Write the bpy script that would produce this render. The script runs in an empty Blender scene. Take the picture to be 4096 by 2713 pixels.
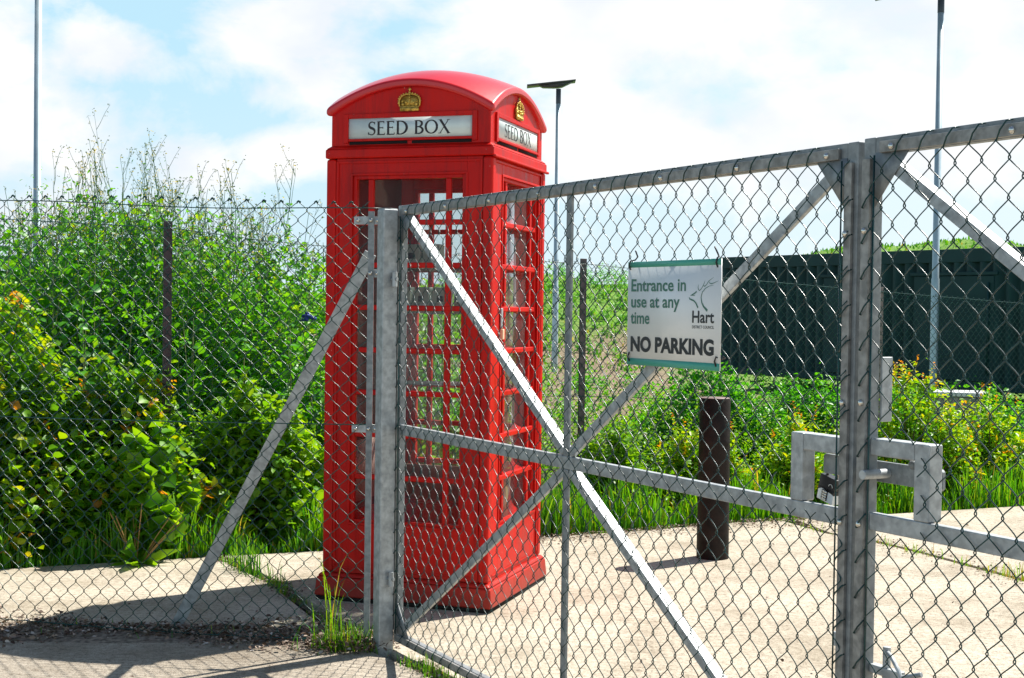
import bpy, bmesh, math, random
import numpy as np
from mathutils import Vector, Matrix
sc = bpy.context.scene
C = sc.collection
R = math.radians
# ------------------------------------------------------------------ camera
cam = bpy.data.cameras.new('camera'); camo = bpy.data.objects.new('camera', cam); C.objects.link(camo)
cam.sensor_width = 36.0; cam.lens = 48.3; cam.clip_start = 0.05; cam.clip_end = 2000
CH = 1.406; PIT = -0.0217; ROL = 0.0138
x0 = Vector((1, 0, 0)); z0 = Vector((0, -math.sin(PIT), math.cos(PIT))); fw = Vector((0, math.cos(PIT), math.sin(PIT)))
rt = x0 * math.cos(ROL) + z0 * math.sin(ROL); up = z0 * math.cos(ROL) - x0 * math.sin(ROL)
m = Matrix.Identity(4)
for i in range(3):
    m[i][0] = rt[i]; m[i][1] = up[i]; m[i][2] = -fw[i]
m[2][3] = CH
camo.matrix_world = m
sc.camera = camo
# ------------------------------------------------------------------ light
SUN_EL = 55.0; SUN_AZ = 52.0          # azimuth clockwise from +Y (the view direction)
w = bpy.data.worlds.new('World'); sc.world = w; w.use_nodes = True
nt = w.node_tree; nt.nodes.clear()
def N(t, ty, **k):
    n = t.nodes.new(ty)
    for a, b in k.items():
        if a.startswith('i_'):
            n.inputs[a[2:].replace('_', ' ')].default_value = b
        else:
            setattr(n, a, b)
    return n
def math_n(t, op, a, b=None, clamp=False):
    n = t.nodes.new('ShaderNodeMath'); n.operation = op; n.use_clamp = clamp
    for k, v in ((0, a), (1, b)):
        if v is None: continue
        if isinstance(v, (int, float)): n.inputs[k].default_value = v
        else: t.links.new(v, n.inputs[k])
    return n.outputs[0]
def ramp_n(t, fac, stops):
    n = t.nodes.new('ShaderNodeValToRGB'); t.links.new(fac, n.inputs[0])
    while len(n.color_ramp.elements) < len(stops): n.color_ramp.elements.new(0.5)
    for e, (p, c) in zip(n.color_ramp.elements, stops):
        e.position = p; e.color = (*c, 1) if len(c) == 3 else c
    return n.outputs[0]
def mix_n(t, fac, a, b, mode='MIX'):
    n = t.nodes.new('ShaderNodeMix'); n.data_type = 'RGBA'; n.blend_type = mode
    for sock, v in ((n.inputs[0], fac), (n.inputs[6], a), (n.inputs[7], b)):
        if isinstance(v, (int, float)): sock.default_value = v
        elif isinstance(v, tuple): sock.default_value = (*v, 1)
        else: t.links.new(v, sock)
    return n.outputs[2]
sky = N(nt, 'ShaderNodeTexSky', sky_type='NISHITA', sun_disc=False, sun_elevation=R(SUN_EL), sun_rotation=R(SUN_AZ))
sky.air_density = 1.0; sky.dust_density = 0.6; sky.ozone_density = 2.0
tc = N(nt, 'ShaderNodeTexCoord')
mp = N(nt, 'ShaderNodeMapping'); mp.inputs['Scale'].default_value = (1, 1, 1.6)
nt.links.new(tc.outputs['Generated'], mp.inputs[0])
nz = N(nt, 'ShaderNodeTexNoise', i_Scale=9.0, i_Detail=12.0, i_Roughness=0.62, i_Distortion=.25); nt.links.new(mp.outputs[0], nz.inputs['Vector'])
nz2 = N(nt, 'ShaderNodeTexNoise', i_Scale=3.0, i_Detail=4.0); nt.links.new(mp.outputs[0], nz2.inputs['Vector'])
blob_sum = None
for (px, py, rx, ry, amp) in ((30, 185, 150, 90, 1), (290, 185, 120, 66, 1), (70, 390, 110, 80, .95), (690, 130, 190, 120, 1.0), (780, 50, 200, 70, .8), (450, 420, 130, 65, .9),
                              (670, 385, 130, 50, .95), (1400, 60, 420, 170, 1.0), (1450, 330, 260, 110, 1.0), (1950, 330, 380, 110, 1.1), (2150, 60, 420, 120, .9), (1750, 160, 200, 70, .55), (2300, 250, 160, 150, 1.), (650, 240, 150, 60, .6)):
    c = ((px - 1183) / 3176, 1.0, (728 - py) / 3176)
    v1 = N(nt, 'ShaderNodeVectorMath', operation='SUBTRACT'); nt.links.new(tc.outputs['Generated'], v1.inputs[0]); v1.inputs[1].default_value = c
    v2 = N(nt, 'ShaderNodeVectorMath', operation='MULTIPLY'); nt.links.new(v1.outputs[0], v2.inputs[0]); v2.inputs[1].default_value = (3176 / rx, 1.2, 3176 / ry)
    v3 = N(nt, 'ShaderNodeVectorMath', operation='DOT_PRODUCT'); nt.links.new(v2.outputs[0], v3.inputs[0]); nt.links.new(v2.outputs[0], v3.inputs[1])
    e = math_n(nt, 'MULTIPLY', math_n(nt, 'EXPONENT', math_n(nt, 'MULTIPLY', v3.outputs['Value'], -0.8)), amp)
    blob_sum = e if blob_sum is None else math_n(nt, 'MAXIMUM', blob_sum, e)
# elsewhere in the sky: loose clouds from the low-frequency noise
far_cl = math_n(nt, 'MULTIPLY', math_n(nt, 'SUBTRACT', nz2.outputs['Fac'], 0.47, True), 2.2)
tot = math_n(nt, 'ADD', math_n(nt, 'MAXIMUM', blob_sum, far_cl), math_n(nt, 'MULTIPLY', math_n(nt, 'SUBTRACT', nz.outputs['Fac'], 0.5), 2.3))
cl = ramp_n(nt, tot, [(0.18, (0, 0, 0)), (0.42, (.55, .55, .55)), (0.70, (1, 1, 1))])
nz3 = N(nt, 'ShaderNodeTexNoise', i_Scale=9.0, i_Detail=6.0); nt.links.new(mp.outputs[0], nz3.inputs['Vector'])
ccol = ramp_n(nt, nz3.outputs['Fac'], [(0.38, (8.3, 8.8, 9.5)), (0.58, (10.0, 10.0, 10.0))])
sep = N(nt, 'ShaderNodeSeparateXYZ'); nt.links.new(tc.outputs['Generated'], sep.inputs[0])
low = math_n(nt, 'SUBTRACT', 1.0, math_n(nt, 'MULTIPLY', math_n(nt, 'SUBTRACT', math_n(nt, 'ABSOLUTE', sep.outputs[2]), .28), 3.2, True), True)
skyb = mix_n(nt, math_n(nt, 'MULTIPLY', low, .85), sky.outputs[0], (5.5, 8.5, 10.0))
hz = math_n(nt, 'MULTIPLY', math_n(nt, 'SUBTRACT', 1.0, math_n(nt, 'MULTIPLY', math_n(nt, 'ABSOLUTE', sep.outputs[2]), 5.5), True), 0.75)
skyb = mix_n(nt, hz, skyb, (7.4, 8.8, 9.8))
rgt = math_n(nt, 'MULTIPLY', math_n(nt, 'ADD', math_n(nt, 'MULTIPLY', sep.outputs[0], 2.6), 0.25, True), 0.7)
rgt = math_n(nt, 'MULTIPLY', rgt, low)
skyb = mix_n(nt, rgt, skyb, (8.4, 9.5, 9.9))
fin = mix_n(nt, math_n(nt, 'MULTIPLY', cl, low), skyb, ccol)
bg = N(nt, 'ShaderNodeBackground'); bg.inputs[1].default_value = 0.062; nt.links.new(fin, bg.inputs[0])
wo = N(nt, 'ShaderNodeOutputWorld'); nt.links.new(bg.outputs[0], wo.inputs[0])
sun = bpy.data.lights.new('sun', 'SUN'); sun.energy = 5.0; sun.angle = R(0.55); sun.color = (1.0, 0.955, 0.88)
suno = bpy.data.objects.new('sun', sun); C.objects.link(suno)
az, el = R(SUN_AZ), R(SUN_EL)
sd = Vector((math.sin(az) * math.cos(el), math.cos(az) * math.cos(el), math.sin(el)))
suno.rotation_euler = sd.to_track_quat('Z', 'Y').to_euler()
sc.view_settings.view_transform = 'Standard'; sc.view_settings.look = 'None'; sc.view_settings.gamma = 1.0
sc.view_settings.exposure = 0.78
sc.cycles.max_bounces = 8; sc.cycles.transparent_max_bounces = 16; sc.cycles.caustics_reflective = False; sc.cycles.caustics_refractive = False

# ------------------------------------------------------------------ helpers
MATS = {}
def mat(name, col, rough=0.5, metal=0.0, var=0.0, vscale=8.0, bump=0.0, bscale=60.0, coat=0.0, spec=0.5, col2=None, detail=4.0, lo=.35, hi=.65):
    mt = bpy.data.materials.new(name); mt.use_nodes = True; t = mt.node_tree; b = t.nodes['Principled BSDF']
    b.inputs['Roughness'].default_value = rough; b.inputs['Metallic'].default_value = metal
    b.inputs['Coat Weight'].default_value = coat; b.inputs['Coat Roughness'].default_value = .12
    b.inputs['Specular IOR Level'].default_value = spec
    tc = N(t, 'ShaderNodeTexCoord')
    if var or col2:
        n = N(t, 'ShaderNodeTexNoise', i_Scale=vscale, i_Detail=detail); t.links.new(tc.outputs['Object'], n.inputs['Vector'])
        c2 = col2 or tuple(min(1, c * (1 + var)) for c in col); c1 = col if col2 else tuple(c * (1 - var) for c in col)
        o = ramp_n(t, n.outputs['Fac'], [(lo, c1), (hi, c2)]); t.links.new(o, b.inputs['Base Color'])
    else:
        b.inputs['Base Color'].default_value = (*col, 1)
    if bump:
        n = N(t, 'ShaderNodeTexNoise', i_Scale=bscale, i_Detail=3.0); t.links.new(tc.outputs['Object'], n.inputs['Vector'])
        bp = N(t, 'ShaderNodeBump'); bp.inputs['Strength'].default_value = bump; bp.inputs['Distance'].default_value = .004
        t.links.new(n.outputs['Fac'], bp.inputs['Height']); t.links.new(bp.outputs[0], b.inputs['Normal'])
    MATS[name] = mt
    return mt
def grime(mt):
    t = mt.node_tree; b = t.nodes['Principled BSDF']; src = b.inputs['Base Color'].links[0].from_socket
    g = N(t, 'ShaderNodeNewGeometry'); sp = N(t, 'ShaderNodeSeparateXYZ'); t.links.new(g.outputs['Position'], sp.inputs[0])
    mp = N(t, 'ShaderNodeMapping'); mp.inputs['Scale'].default_value = (14, 14, 1.6); t.links.new(g.outputs['Position'], mp.inputs[0])
    n = N(t, 'ShaderNodeTexNoise', i_Scale=1.5, i_Detail=7.0, i_Roughness=.7); t.links.new(mp.outputs[0], n.inputs['Vector'])
    n2 = N(t, 'ShaderNodeTexNoise', i_Scale=70.0, i_Detail=2.0); t.links.new(g.outputs['Position'], n2.inputs['Vector'])
    o = mix_n(t, .8, src, ramp_n(t, n.outputs['Fac'], [(.34, (.62, .55, .55)), (.5, (1, 1, 1)), (.7, (1.08, 1.3, 1.3))]), 'MULTIPLY')
    low_ = math_n(t, 'MULTIPLY', math_n(t, 'SUBTRACT', .13, math_n(t, 'SUBTRACT', sp.outputs[2], math_n(t, 'MULTIPLY', n.outputs['Fac'], .16)), True), 6.0, True)
    o = mix_n(t, math_n(t, 'MULTIPLY', low_, .55), o, (.10, .045, .03))
    chip = ramp_n(t, n2.outputs['Fac'], [(.775, (0, 0, 0)), (.785, (1, 1, 1))])
    o = mix_n(t, math_n(t, 'MULTIPLY', chip, .8), o, (.55, .40, .36))
    t.links.new(o, b.inputs['Base Color'])
    t.links.new(ramp_n(t, n.outputs['Fac'], [(.3, (.30,) * 3), (.7, (.55,) * 3)]), b.inputs['Roughness'])

class MB:
    """collects boxes, tubes and plates; build() links them as ONE mesh object"""
    def __init__(s): s.v = []; s.f = []; s.n = 0; s.t = []
    def add(s, v, f, tint=None):
        v = np.asarray(v, dtype=np.float64).reshape(-1, 3); f = np.asarray(f, dtype=np.int64)
        s.v.append(v); s.f.append(f + s.n); s.n += len(v)
        s.t.append(np.full(len(f), .5) if tint is None else np.broadcast_to(np.asarray(tint, float), (len(f),)))
        return s
    def hexa(s, P):
        return s.add(P, [(0, 3, 2, 1), (4, 5, 6, 7), (0, 1, 5, 4), (1, 2, 6, 5), (2, 3, 7, 6), (3, 0, 4, 7)])
    def box(s, x0, x1, y0, y1, z0, z1):
        return s.hexa([(x0, y0, z0), (x1, y0, z0), (x1, y1, z0), (x0, y1, z0), (x0, y0, z1), (x1, y0, z1), (x1, y1, z1), (x0, y1, z1)])
    def beam(s, p, q, wd, ht, upv=(0, 1, 0)):
        """square bar from p to q; wd across (perpendicular to axis and upv), ht along upv"""
        p, q, u = Vector(p), Vector(q), Vector(upv).normalized(); d = (q - p).normalized(); a = d.cross(u).normalized(); u = a.cross(d)
        P = [e + a * (i * wd / 2) + u * (j * ht / 2) for e in (p, q) for i, j in ((-1, -1), (1, -1), (1, 1), (-1, 1))]
        return s.hexa([tuple(c) for c in P])
    def prism(s, poly, y0, y1, axis='y'):
        """extruded polygon: poly in (x,z) (axis y) or (x,y) (axis z)"""
        n = len(poly)
        if axis == 'y': v = [(a, y0, b) for a, b in poly] + [(a, y1, b) for a, b in poly]
        elif axis == 'z': v = [(a, b, y0) for a, b in poly] + [(a, b, y1) for a, b in poly]
        else: v = [(y0, a, b) for a, b in poly] + [(y1, a, b) for a, b in poly]
        base = s.n; s.v.append(np.array(v, float)); s.n += 2 * n
        s.f.append([tuple(base + i for i in reversed(range(n))), tuple(base + n + i for i in range(n))]); s.t.append(np.full(2, .5))
        s.f.append(np.array([(base + i, base + (i + 1) % n, base + n + (i + 1) % n, base + n + i) for i in range(n)])); s.t.append(np.full(n, .5))
        return s
    def tube(s, pts, r, k=8, caps=True):
        pts = np.asarray(pts, float)
        return s.tubes(pts[None], r, k, caps)
    def tubes(s, P, r, k=5, caps=False, tint=None):
        """P (m, n, 3) polylines, r scalar or (n,) or (m, n)"""
        P = np.asarray(P, float); m_, n_, _ = P.shape
        T = np.gradient(P, axis=1); T /= (np.linalg.norm(T, axis=2, keepdims=True) + 1e-12)
        mean = np.abs(T.mean(axis=1)); ref = np.zeros((m_, 3)); ref[np.arange(m_), mean.argmin(axis=1)] = 1
        A = np.cross(T, ref[:, None, :]); A /= (np.linalg.norm(A, axis=2, keepdims=True) + 1e-12); B = np.cross(T, A)
        ang = np.arange(k) / k * 2 * np.pi
        rr = np.broadcast_to(np.asarray(r, float), (m_, n_))[:, :, None, None]
        V = P[:, :, None, :] + rr * (np.cos(ang)[None, None, :, None] * A[:, :, None, :] + np.sin(ang)[None, None, :, None] * B[:, :, None, :])
        idx = np.arange(m_ * n_ * k).reshape(m_, n_, k); a = idx[:, :-1, :]; b = idx[:, 1:, :]
        F = np.stack([a, np.roll(a, -1, 2), np.roll(b, -1, 2), b], axis=-1).reshape(-1, 4)
        tt = None if tint is None else np.repeat(np.asarray(tint, float), (n_ - 1) * k)
        base = s.n
        s.add(V, F, tt)
        if caps:
            for e, sl in ((0, slice(None, None, -1)), (n_ - 1, slice(None))):
                s.f.append([tuple(int(base + q) for q in idx[j, e, sl]) for j in range(m_)]); s.t.append(np.full(m_, .5))
        return s
    def lathe(s, prof, cx=0, cy=0, k=24):
        pr = np.array(prof, float); ang = np.arange(k) / k * 2 * np.pi
        V = np.stack([cx + pr[:, 0:1] * np.cos(ang), cy + pr[:, 0:1] * np.sin(ang), np.repeat(pr[:, 1:2], k, 1)], -1)
        idx = np.arange(len(pr) * k).reshape(len(pr), k); a = idx[:-1]; b = idx[1:]
        F = np.stack([a, np.roll(a, -1, 1), np.roll(b, -1, 1), b], -1).reshape(-1, 4)
        return s.add(V, F)
    def ball(s, c, r, k=8, sz=1.0):
        th = np.linspace(0, np.pi, k // 2 + 1)
        return s.lathe([(max(1e-5, r * math.sin(t)), c[2] - r * sz * math.cos(t)) for t in th], c[0], c[1], k)
    def build(s, name, material, parent=None, tint=False, smooth=False, bevel=0.0, M=None, loc=None):
        v = np.concatenate(s.v)
        if M is not None: v = v @ np.array(M.to_3x3()).T + np.array(M.translation)
        me = bpy.data.meshes.new(name)
        faces = [np.asarray(f) if not isinstance(f, list) else f for f in s.f]
        sizes = []; flat = []
        for f in faces:
            if isinstance(f, list):
                for q in f: sizes.append(np.array([len(q)])); flat.append(np.array(q))
            else:
                sizes.append(np.full(len(f), f.shape[1])); flat.append(f.reshape(-1))
        sizes = np.concatenate(sizes); flat = np.concatenate(flat)
        me.vertices.add(len(v)); me.vertices.foreach_set('co', v.astype(np.float32).reshape(-1))
        me.loops.add(len(flat)); me.loops.foreach_set('vertex_index', flat.astype(np.int32))
        me.polygons.add(len(sizes)); st = np.concatenate([[0], np.cumsum(sizes)[:-1]])
        me.polygons.foreach_set('loop_start', st.astype(np.int32)); me.polygons.foreach_set('loop_total', sizes.astype(np.int32))
        if tint:
            at = me.attributes.new('tint', 'FLOAT', 'FACE'); at.data.foreach_set('value', np.concatenate(s.t).astype(np.float32))
        if smooth: me.polygons.foreach_set('use_smooth', np.ones(len(sizes), dtype=bool))
        me.update(calc_edges=True); me.validate()
        me.materials.append(material)
        o = bpy.data.objects.new(name, me); C.objects.link(o)
        if parent is not None: o.parent = parent
        if loc is not None: o.location = loc
        if bevel:
            bm_ = o.modifiers.new('bevel', 'BEVEL'); bm_.width = bevel; bm_.segments = 2; bm_.limit_method = 'ANGLE'; bm_.angle_limit = R(40)
            me.polygons.foreach_set('use_smooth', np.ones(len(sizes), dtype=bool)); bm_.harden_normals = True
        return o
def tag(o, label=None, cat=None, group=None, kind=None):
    if label: o['label'] = label
    if cat: o['category'] = cat
    if group: o['group'] = group
    if kind: o['kind'] = kind
    return o
def empty(name, loc=(0, 0, 0), rz=0.0):
    o = bpy.data.objects.new(name, None); C.objects.link(o); o.location = loc; o.rotation_euler = (0, 0, rz); o.empty_display_size = .1
    return o
def copy_tree(o, parent=None):
    c = o.copy(); C.objects.link(c); c.parent = parent
    for ch in list(o.children): copy_tree(ch, c)
    return c

# ------------------------------------------------------------------ materials
RED = mat('red_paint', (0.53, 0.0035, 0.0022), rough=.42, coat=.0, spec=.22, bump=.14, bscale=25, col2=(0.64, 0.009, 0.004), vscale=3)
grime(RED)
REDR = mat('weathered_red_paint', (0.56, 0.006, 0.012), rough=.34, coat=.35, spec=.5, bump=.14, bscale=25, col2=(0.66, 0.012, 0.014), vscale=3)
def galv(name, a, b, rough=.42, metal=.55, sc_=38):
    mt = mat(name, a, rough=rough, metal=metal, col2=b, vscale=sc_, detail=2.5, bump=.12, bscale=45)
    t = mt.node_tree; bs = t.nodes['Principled BSDF']
    tc = N(t, 'ShaderNodeTexCoord'); vo = N(t, 'ShaderNodeTexVoronoi', i_Scale=55.0); t.links.new(tc.outputs['Object'], vo.inputs['Vector'])
    src = bs.inputs['Base Color'].links[0].from_socket
    sp = N(t, 'ShaderNodeSeparateColor'); t.links.new(vo.outputs['Color'], sp.inputs[0])
    g = ramp_n(t, sp.outputs[0], [(0.0, (.84, .85, .86)), (1.0, (1.04, 1.04, 1.04))])
    t.links.new(mix_n(t, 1.0, src, g, 'MULTIPLY'), bs.inputs['Base Color'])
    n2 = N(t, 'ShaderNodeTexNoise', i_Scale=5.0, i_Detail=5.0); t.links.new(tc.outputs['Object'], n2.inputs['Vector'])
    t.links.new(ramp_n(t, n2.outputs['Fac'], [(.3, (rough - .04,) * 3), (.7, (rough + .08,) * 3)]), bs.inputs['Roughness'])
    return mt
GALV = galv('galvanised_steel', (.34, .36, .37), (.50, .53, .54), rough=.5, metal=.35)
GALV2 = galv('weathered_galvanised_steel', (.22, .24, .25), (.32, .345, .355), rough=.55, metal=.35)
BOLT = mat('zinc_bolt', (.7, .68, .62), rough=.2, metal=.9)
GALV3 = galv('brownish_galvanised_strip', (.22, .22, .21), (.37, .365, .35), rough=.55, metal=.35)
PVC = mat('green_coated_wire', (.003, .052, .045), rough=.27, var=.25, vscale=20, spec=.42)
PVCG = mat('dark_coated_wire', (.004, .040, .040), rough=.27, var=.3, vscale=20, spec=.42)
GOLD = mat('gold_paint', (.62, .40, .08), rough=.38, metal=.6, var=.35, vscale=60)
OPAL = mat('opal_panel', (.72, .82, .80), rough=.25, var=.08, vscale=9, coat=.2)
BLACK = mat('black_lettering', (.02, .012, .014), rough=.5)
DARK = mat('opening_shade', (.008, .006, .006), rough=.9)  # near-black colour stands in for the shade inside gaps and openings
SIGNW = mat('sign_white', (.80, .82, .82), rough=.35, var=.02, vscale=5)
SIGNG = mat('sign_green_band', (.07, .38, .29), rough=.4)
SIGNT = mat('sign_green_text', (.055, .17, .125), rough=.5)
SIGNK = mat('sign_black_text', (.02, .022, .025), rough=.5)
TIE = mat('black_plastic', (.01, .01, .012), rough=.35)
WTIE = mat('white_plastic', (.72, .74, .70), rough=.4)
RUST = mat('rusty_steel', (.006, .0045, .004), rough=.62, col2=(.020, .012, .010), spec=.2, vscale=14, bump=.4, bscale=70, detail=6)
POSTM = mat('dark_steel_post', (.045, .038, .045), rough=.5, col2=(.085, .07, .075), vscale=10)
POSTP = mat('pale_steel_post', (.17, .15, .145), rough=.6, var=.2, vscale=10)
CONT = mat('container_green', (.004, .034, .038), rough=.6, col2=(.007, .046, .050), vscale=2, spec=.25)
LAMPG = mat('lamp_pole_galvanised', (.40, .50, .55), rough=.45, metal=.4, var=.12, vscale=3)
LAMPD = mat('lamp_dark_casing', (.05, .06, .075), rough=.4)
WOOD = mat('interior_board', (.20, .11, .09), rough=.6, col2=(.38, .23, .19), vscale=5)
SEEDB = mat('seed_box_plastic', (.42, .50, .42), rough=.5, var=.05)
RED_SHADED = mat('shaded_red_paint', (.12, .012, .012), rough=.5, var=.1)  # the box's red with the interior shade put into its colour
STEM = mat('green_stem', (.045, .16, .05), rough=.6, var=.15)
WOODY = mat('woody_stem', (.07, .045, .03), rough=.8, var=.3)
PALE = mat('pale_stalk', (.13, .20, .07), rough=.7, col2=(.26, .24, .12), vscale=6)
DRY = mat('dry_stem', (.30, .17, .06), rough=.7, var=.2)
BLUE = mat('blue_cloth', (.02, .05, .30), rough=.7, var=.3, vscale=30)
CONC2 = mat('concrete_block', (.36, .34, .31), rough=.85, var=.15, vscale=12, bump=.4)
YEL = mat('yellow_paper', (.62, .52, .12), rough=.6)
TAPE = mat('cream_tape', (.72, .55, .36), rough=.5)

def leafmat(name, stops, trans=.42, rough=.42, spec=.45):
    mt = bpy.data.materials.new(name); mt.use_nodes = True; t = mt.node_tree; t.nodes.clear()
    at = N(t, 'ShaderNodeAttribute', attribute_name='tint')
    col = ramp_n(t, at.outputs['Fac'], stops)
    p = N(t, 'ShaderNodeBsdfPrincipled'); p.inputs['Roughness'].default_value = rough; p.inputs['Specular IOR Level'].default_value = spec
    t.links.new(col, p.inputs['Base Color'])
    tr = N(t, 'ShaderNodeBsdfTranslucent')
    c2 = mix_n(t, 1.0, col, (2.3, 1.75, .5), 'MULTIPLY'); t.links.new(c2, tr.inputs[0])
    mx = N(t, 'ShaderNodeMixShader'); mx.inputs[0].default_value = trans
    t.links.new(p.outputs[0], mx.inputs[1]); t.links.new(tr.outputs[0], mx.inputs[2])
    o = N(t, 'ShaderNodeOutputMaterial'); t.links.new(mx.outputs[0], o.inputs[0])
    return mt
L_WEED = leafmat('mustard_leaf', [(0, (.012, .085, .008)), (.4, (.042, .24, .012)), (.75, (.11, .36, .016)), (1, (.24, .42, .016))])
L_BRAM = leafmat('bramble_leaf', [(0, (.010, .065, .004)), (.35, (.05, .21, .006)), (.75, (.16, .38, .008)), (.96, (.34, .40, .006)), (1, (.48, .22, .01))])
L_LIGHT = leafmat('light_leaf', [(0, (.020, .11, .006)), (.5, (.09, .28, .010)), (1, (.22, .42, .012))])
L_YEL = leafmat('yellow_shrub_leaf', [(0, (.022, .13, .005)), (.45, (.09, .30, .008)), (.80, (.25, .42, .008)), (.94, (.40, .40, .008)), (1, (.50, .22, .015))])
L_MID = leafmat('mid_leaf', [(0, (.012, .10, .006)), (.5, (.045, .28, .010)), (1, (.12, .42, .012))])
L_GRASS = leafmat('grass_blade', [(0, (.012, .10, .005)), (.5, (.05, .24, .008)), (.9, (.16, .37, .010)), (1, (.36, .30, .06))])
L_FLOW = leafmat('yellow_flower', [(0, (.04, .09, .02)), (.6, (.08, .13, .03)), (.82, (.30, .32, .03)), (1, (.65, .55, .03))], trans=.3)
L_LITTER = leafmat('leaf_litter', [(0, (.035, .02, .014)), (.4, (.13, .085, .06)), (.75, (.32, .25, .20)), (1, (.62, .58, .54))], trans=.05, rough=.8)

GLASS = bpy.data.materials.new('window_glass'); GLASS.use_nodes = True
t = GLASS.node_tree; t.nodes.clear()
gg = N(t, 'ShaderNodeNewGeometry'); dp = N(t, 'ShaderNodeVectorMath', operation='DOT_PRODUCT'); t.links.new(gg.outputs['Incoming'], dp.inputs[0]); t.links.new(gg.outputs['Normal'], dp.inputs[1])
fres = math_n(t, 'ADD', math_n(t, 'MULTIPLY', math_n(t, 'POWER', math_n(t, 'SUBTRACT', 1.0, math_n(t, 'ABSOLUTE', dp.outputs['Value'])), 5.0), .9), .04)
gl = N(t, 'ShaderNodeBsdfGlossy'); gl.inputs['Roughness'].default_value = .02
tr = N(t, 'ShaderNodeBsdfTransparent'); tr.inputs[0].default_value = (.97, .985, .975, 1)
df = N(t, 'ShaderNodeBsdfDiffuse'); df.inputs[0].default_value = (.6, .6, .58, 1)
m1 = N(t, 'ShaderNodeMixShader'); t.links.new(fres, m1.inputs[0]); t.links.new(tr.outputs[0], m1.inputs[1]); t.links.new(gl.outputs[0], m1.inputs[2])
tcg = N(t, 'ShaderNodeTexCoord'); ng = N(t, 'ShaderNodeTexNoise', i_Scale=6.0, i_Detail=6.0); t.links.new(tcg.outputs['Object'], ng.inputs['Vector'])
m2 = N(t, 'ShaderNodeMixShader'); t.links.new(math_n(t, 'MULTIPLY', ng.outputs['Fac'], .07), m2.inputs[0])
t.links.new(m1.outputs[0], m2.inputs[1]); t.links.new(df.outputs[0], m2.inputs[2])
og = N(t, 'ShaderNodeOutputMaterial'); t.links.new(m2.outputs[0], og.inputs[0])

def concrete(name, c1, c2, fine=1.0):
    mt = bpy.data.materials.new(name); mt.use_nodes = True; t = mt.node_tree; b = t.nodes['Principled BSDF']; b.inputs['Roughness'].default_value = .9
    g = N(t, 'ShaderNodeNewGeometry')
    def noise(s, d, rr=.6):
        n = N(t, 'ShaderNodeTexNoise', i_Scale=s, i_Detail=d, i_Roughness=rr); t.links.new(g.outputs['Position'], n.inputs['Vector']); return n.outputs['Fac']
    big = ramp_n(t, noise(1.3, 6), [(.32, c1), (.68, c2)])
    mid = ramp_n(t, noise(34, 7, .85), [(.36, (.36, .32, .28)), (.47, (.92, .90, .87)), (.56, (1.06, 1.05, 1.04)), (.66, (1.4, 1.38, 1.35))])
    o = mix_n(t, 1.0, big, mid, 'MULTIPLY')
    spk = ramp_n(t, noise(150, 2, .5), [(.33, (.25, .20, .17)), (.42, (1, 1, 1))]); o = mix_n(t, .9, o, spk, 'MULTIPLY')
    vo = N(t, 'ShaderNodeTexVoronoi', i_Scale=7.0); t.links.new(g.outputs['Position'], vo.inputs['Vector'])
    sp2 = ramp_n(t, vo.outputs['Distance'], [(.03, (.30, .24, .20)), (.075, (1, 1, 1))]); o = mix_n(t, .55, o, sp2, 'MULTIPLY')
    wv = N(t, 'ShaderNodeMapping'); wv.inputs['Scale'].default_value = (6, 45, 1); wv.inputs['Rotation'].default_value = (0, 0, .3); t.links.new(g.outputs['Position'], wv.inputs[0])
    n5 = N(t, 'ShaderNodeTexNoise', i_Scale=1.6, i_Detail=5.0, i_Roughness=.7); t.links.new(wv.outputs[0], n5.inputs['Vector'])
    o = mix_n(t, .75, o, ramp_n(t, n5.outputs['Fac'], [(.36, (.74, .70, .66)), (.5, (1, 1, 1)), (.66, (1.1, 1.1, 1.08))]), 'MULTIPLY')
    o = mix_n(t, .8, o, ramp_n(t, noise(2.6, 8, .7), [(.36, (.80, .77, .73)), (.50, (1, 1, 1)), (.66, (1.05, 1.04, 1.02))]), 'MULTIPLY')
    t.links.new(o, b.inputs['Base Color'])
    bp = N(t, 'ShaderNodeBump'); bp.inputs['Strength'].default_value = .8; bp.inputs['Distance'].default_value = .006
    t.links.new(noise(60, 5, .7), bp.inputs['Height']); t.links.new(bp.outputs[0], b.inputs['Normal'])
    return mt
CONC = concrete('pale_concrete', (.41, .365, .285), (.55, .50, .41))
CONCG = concrete('grey_concrete', (.31, .27, .215), (.42, .375, .31))

# ------------------------------------------------------------------ ground
def h_ground(x, y):
    x = np.asarray(x, float); y = np.asarray(y, float)
    ss = lambda a, b, q: np.clip((q - a) / (b - a), 0, 1) ** 2 * (3 - 2 * np.clip((q - a) / (b - a), 0, 1))
    z = np.full_like(x + y, -.06)
    z = z - .16 * ss(1, 5, x) * ss(9.5, 12, y)
    left = 1 - ss(-3, 1.5, x * 30 / np.maximum(y, 1))
    z = z + 2.6 * ss(33, 52, y) * (1 - ss(3, 9, x)) * (0.85 + .15 * np.sin(x * .31 + 1) + .05 * np.sin(x * 1.3)) 
    z = z + (3.70 + .2 * np.sin(x * .55) + .12 * np.sin(x * 1.7 + 2)) * ss(30.5, 43, y) * ss(2.5, 11.0, x)
    z = z + .10 * np.sin(x * 1.1) * np.sin(y * .9) * ss(15, 25, y)
    return z
xs = np.concatenate([np.linspace(-300, -40, 27), np.linspace(-38, 40, 157), np.linspace(44, 300, 26)])
ys = np.concatenate([np.linspace(-20, 10, 31), np.linspace(10.5, 70, 120), np.linspace(75, 600, 30)])
X, Y = np.meshgrid(xs, ys, indexing='ij'); Z = h_ground(X, Y)
idx = np.arange(X.size).reshape(X.shape); F = np.stack([idx[:-1, :-1], idx[1:, :-1], idx[1:, 1:], idx[:-1, 1:]], -1).reshape(-1, 4)
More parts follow.
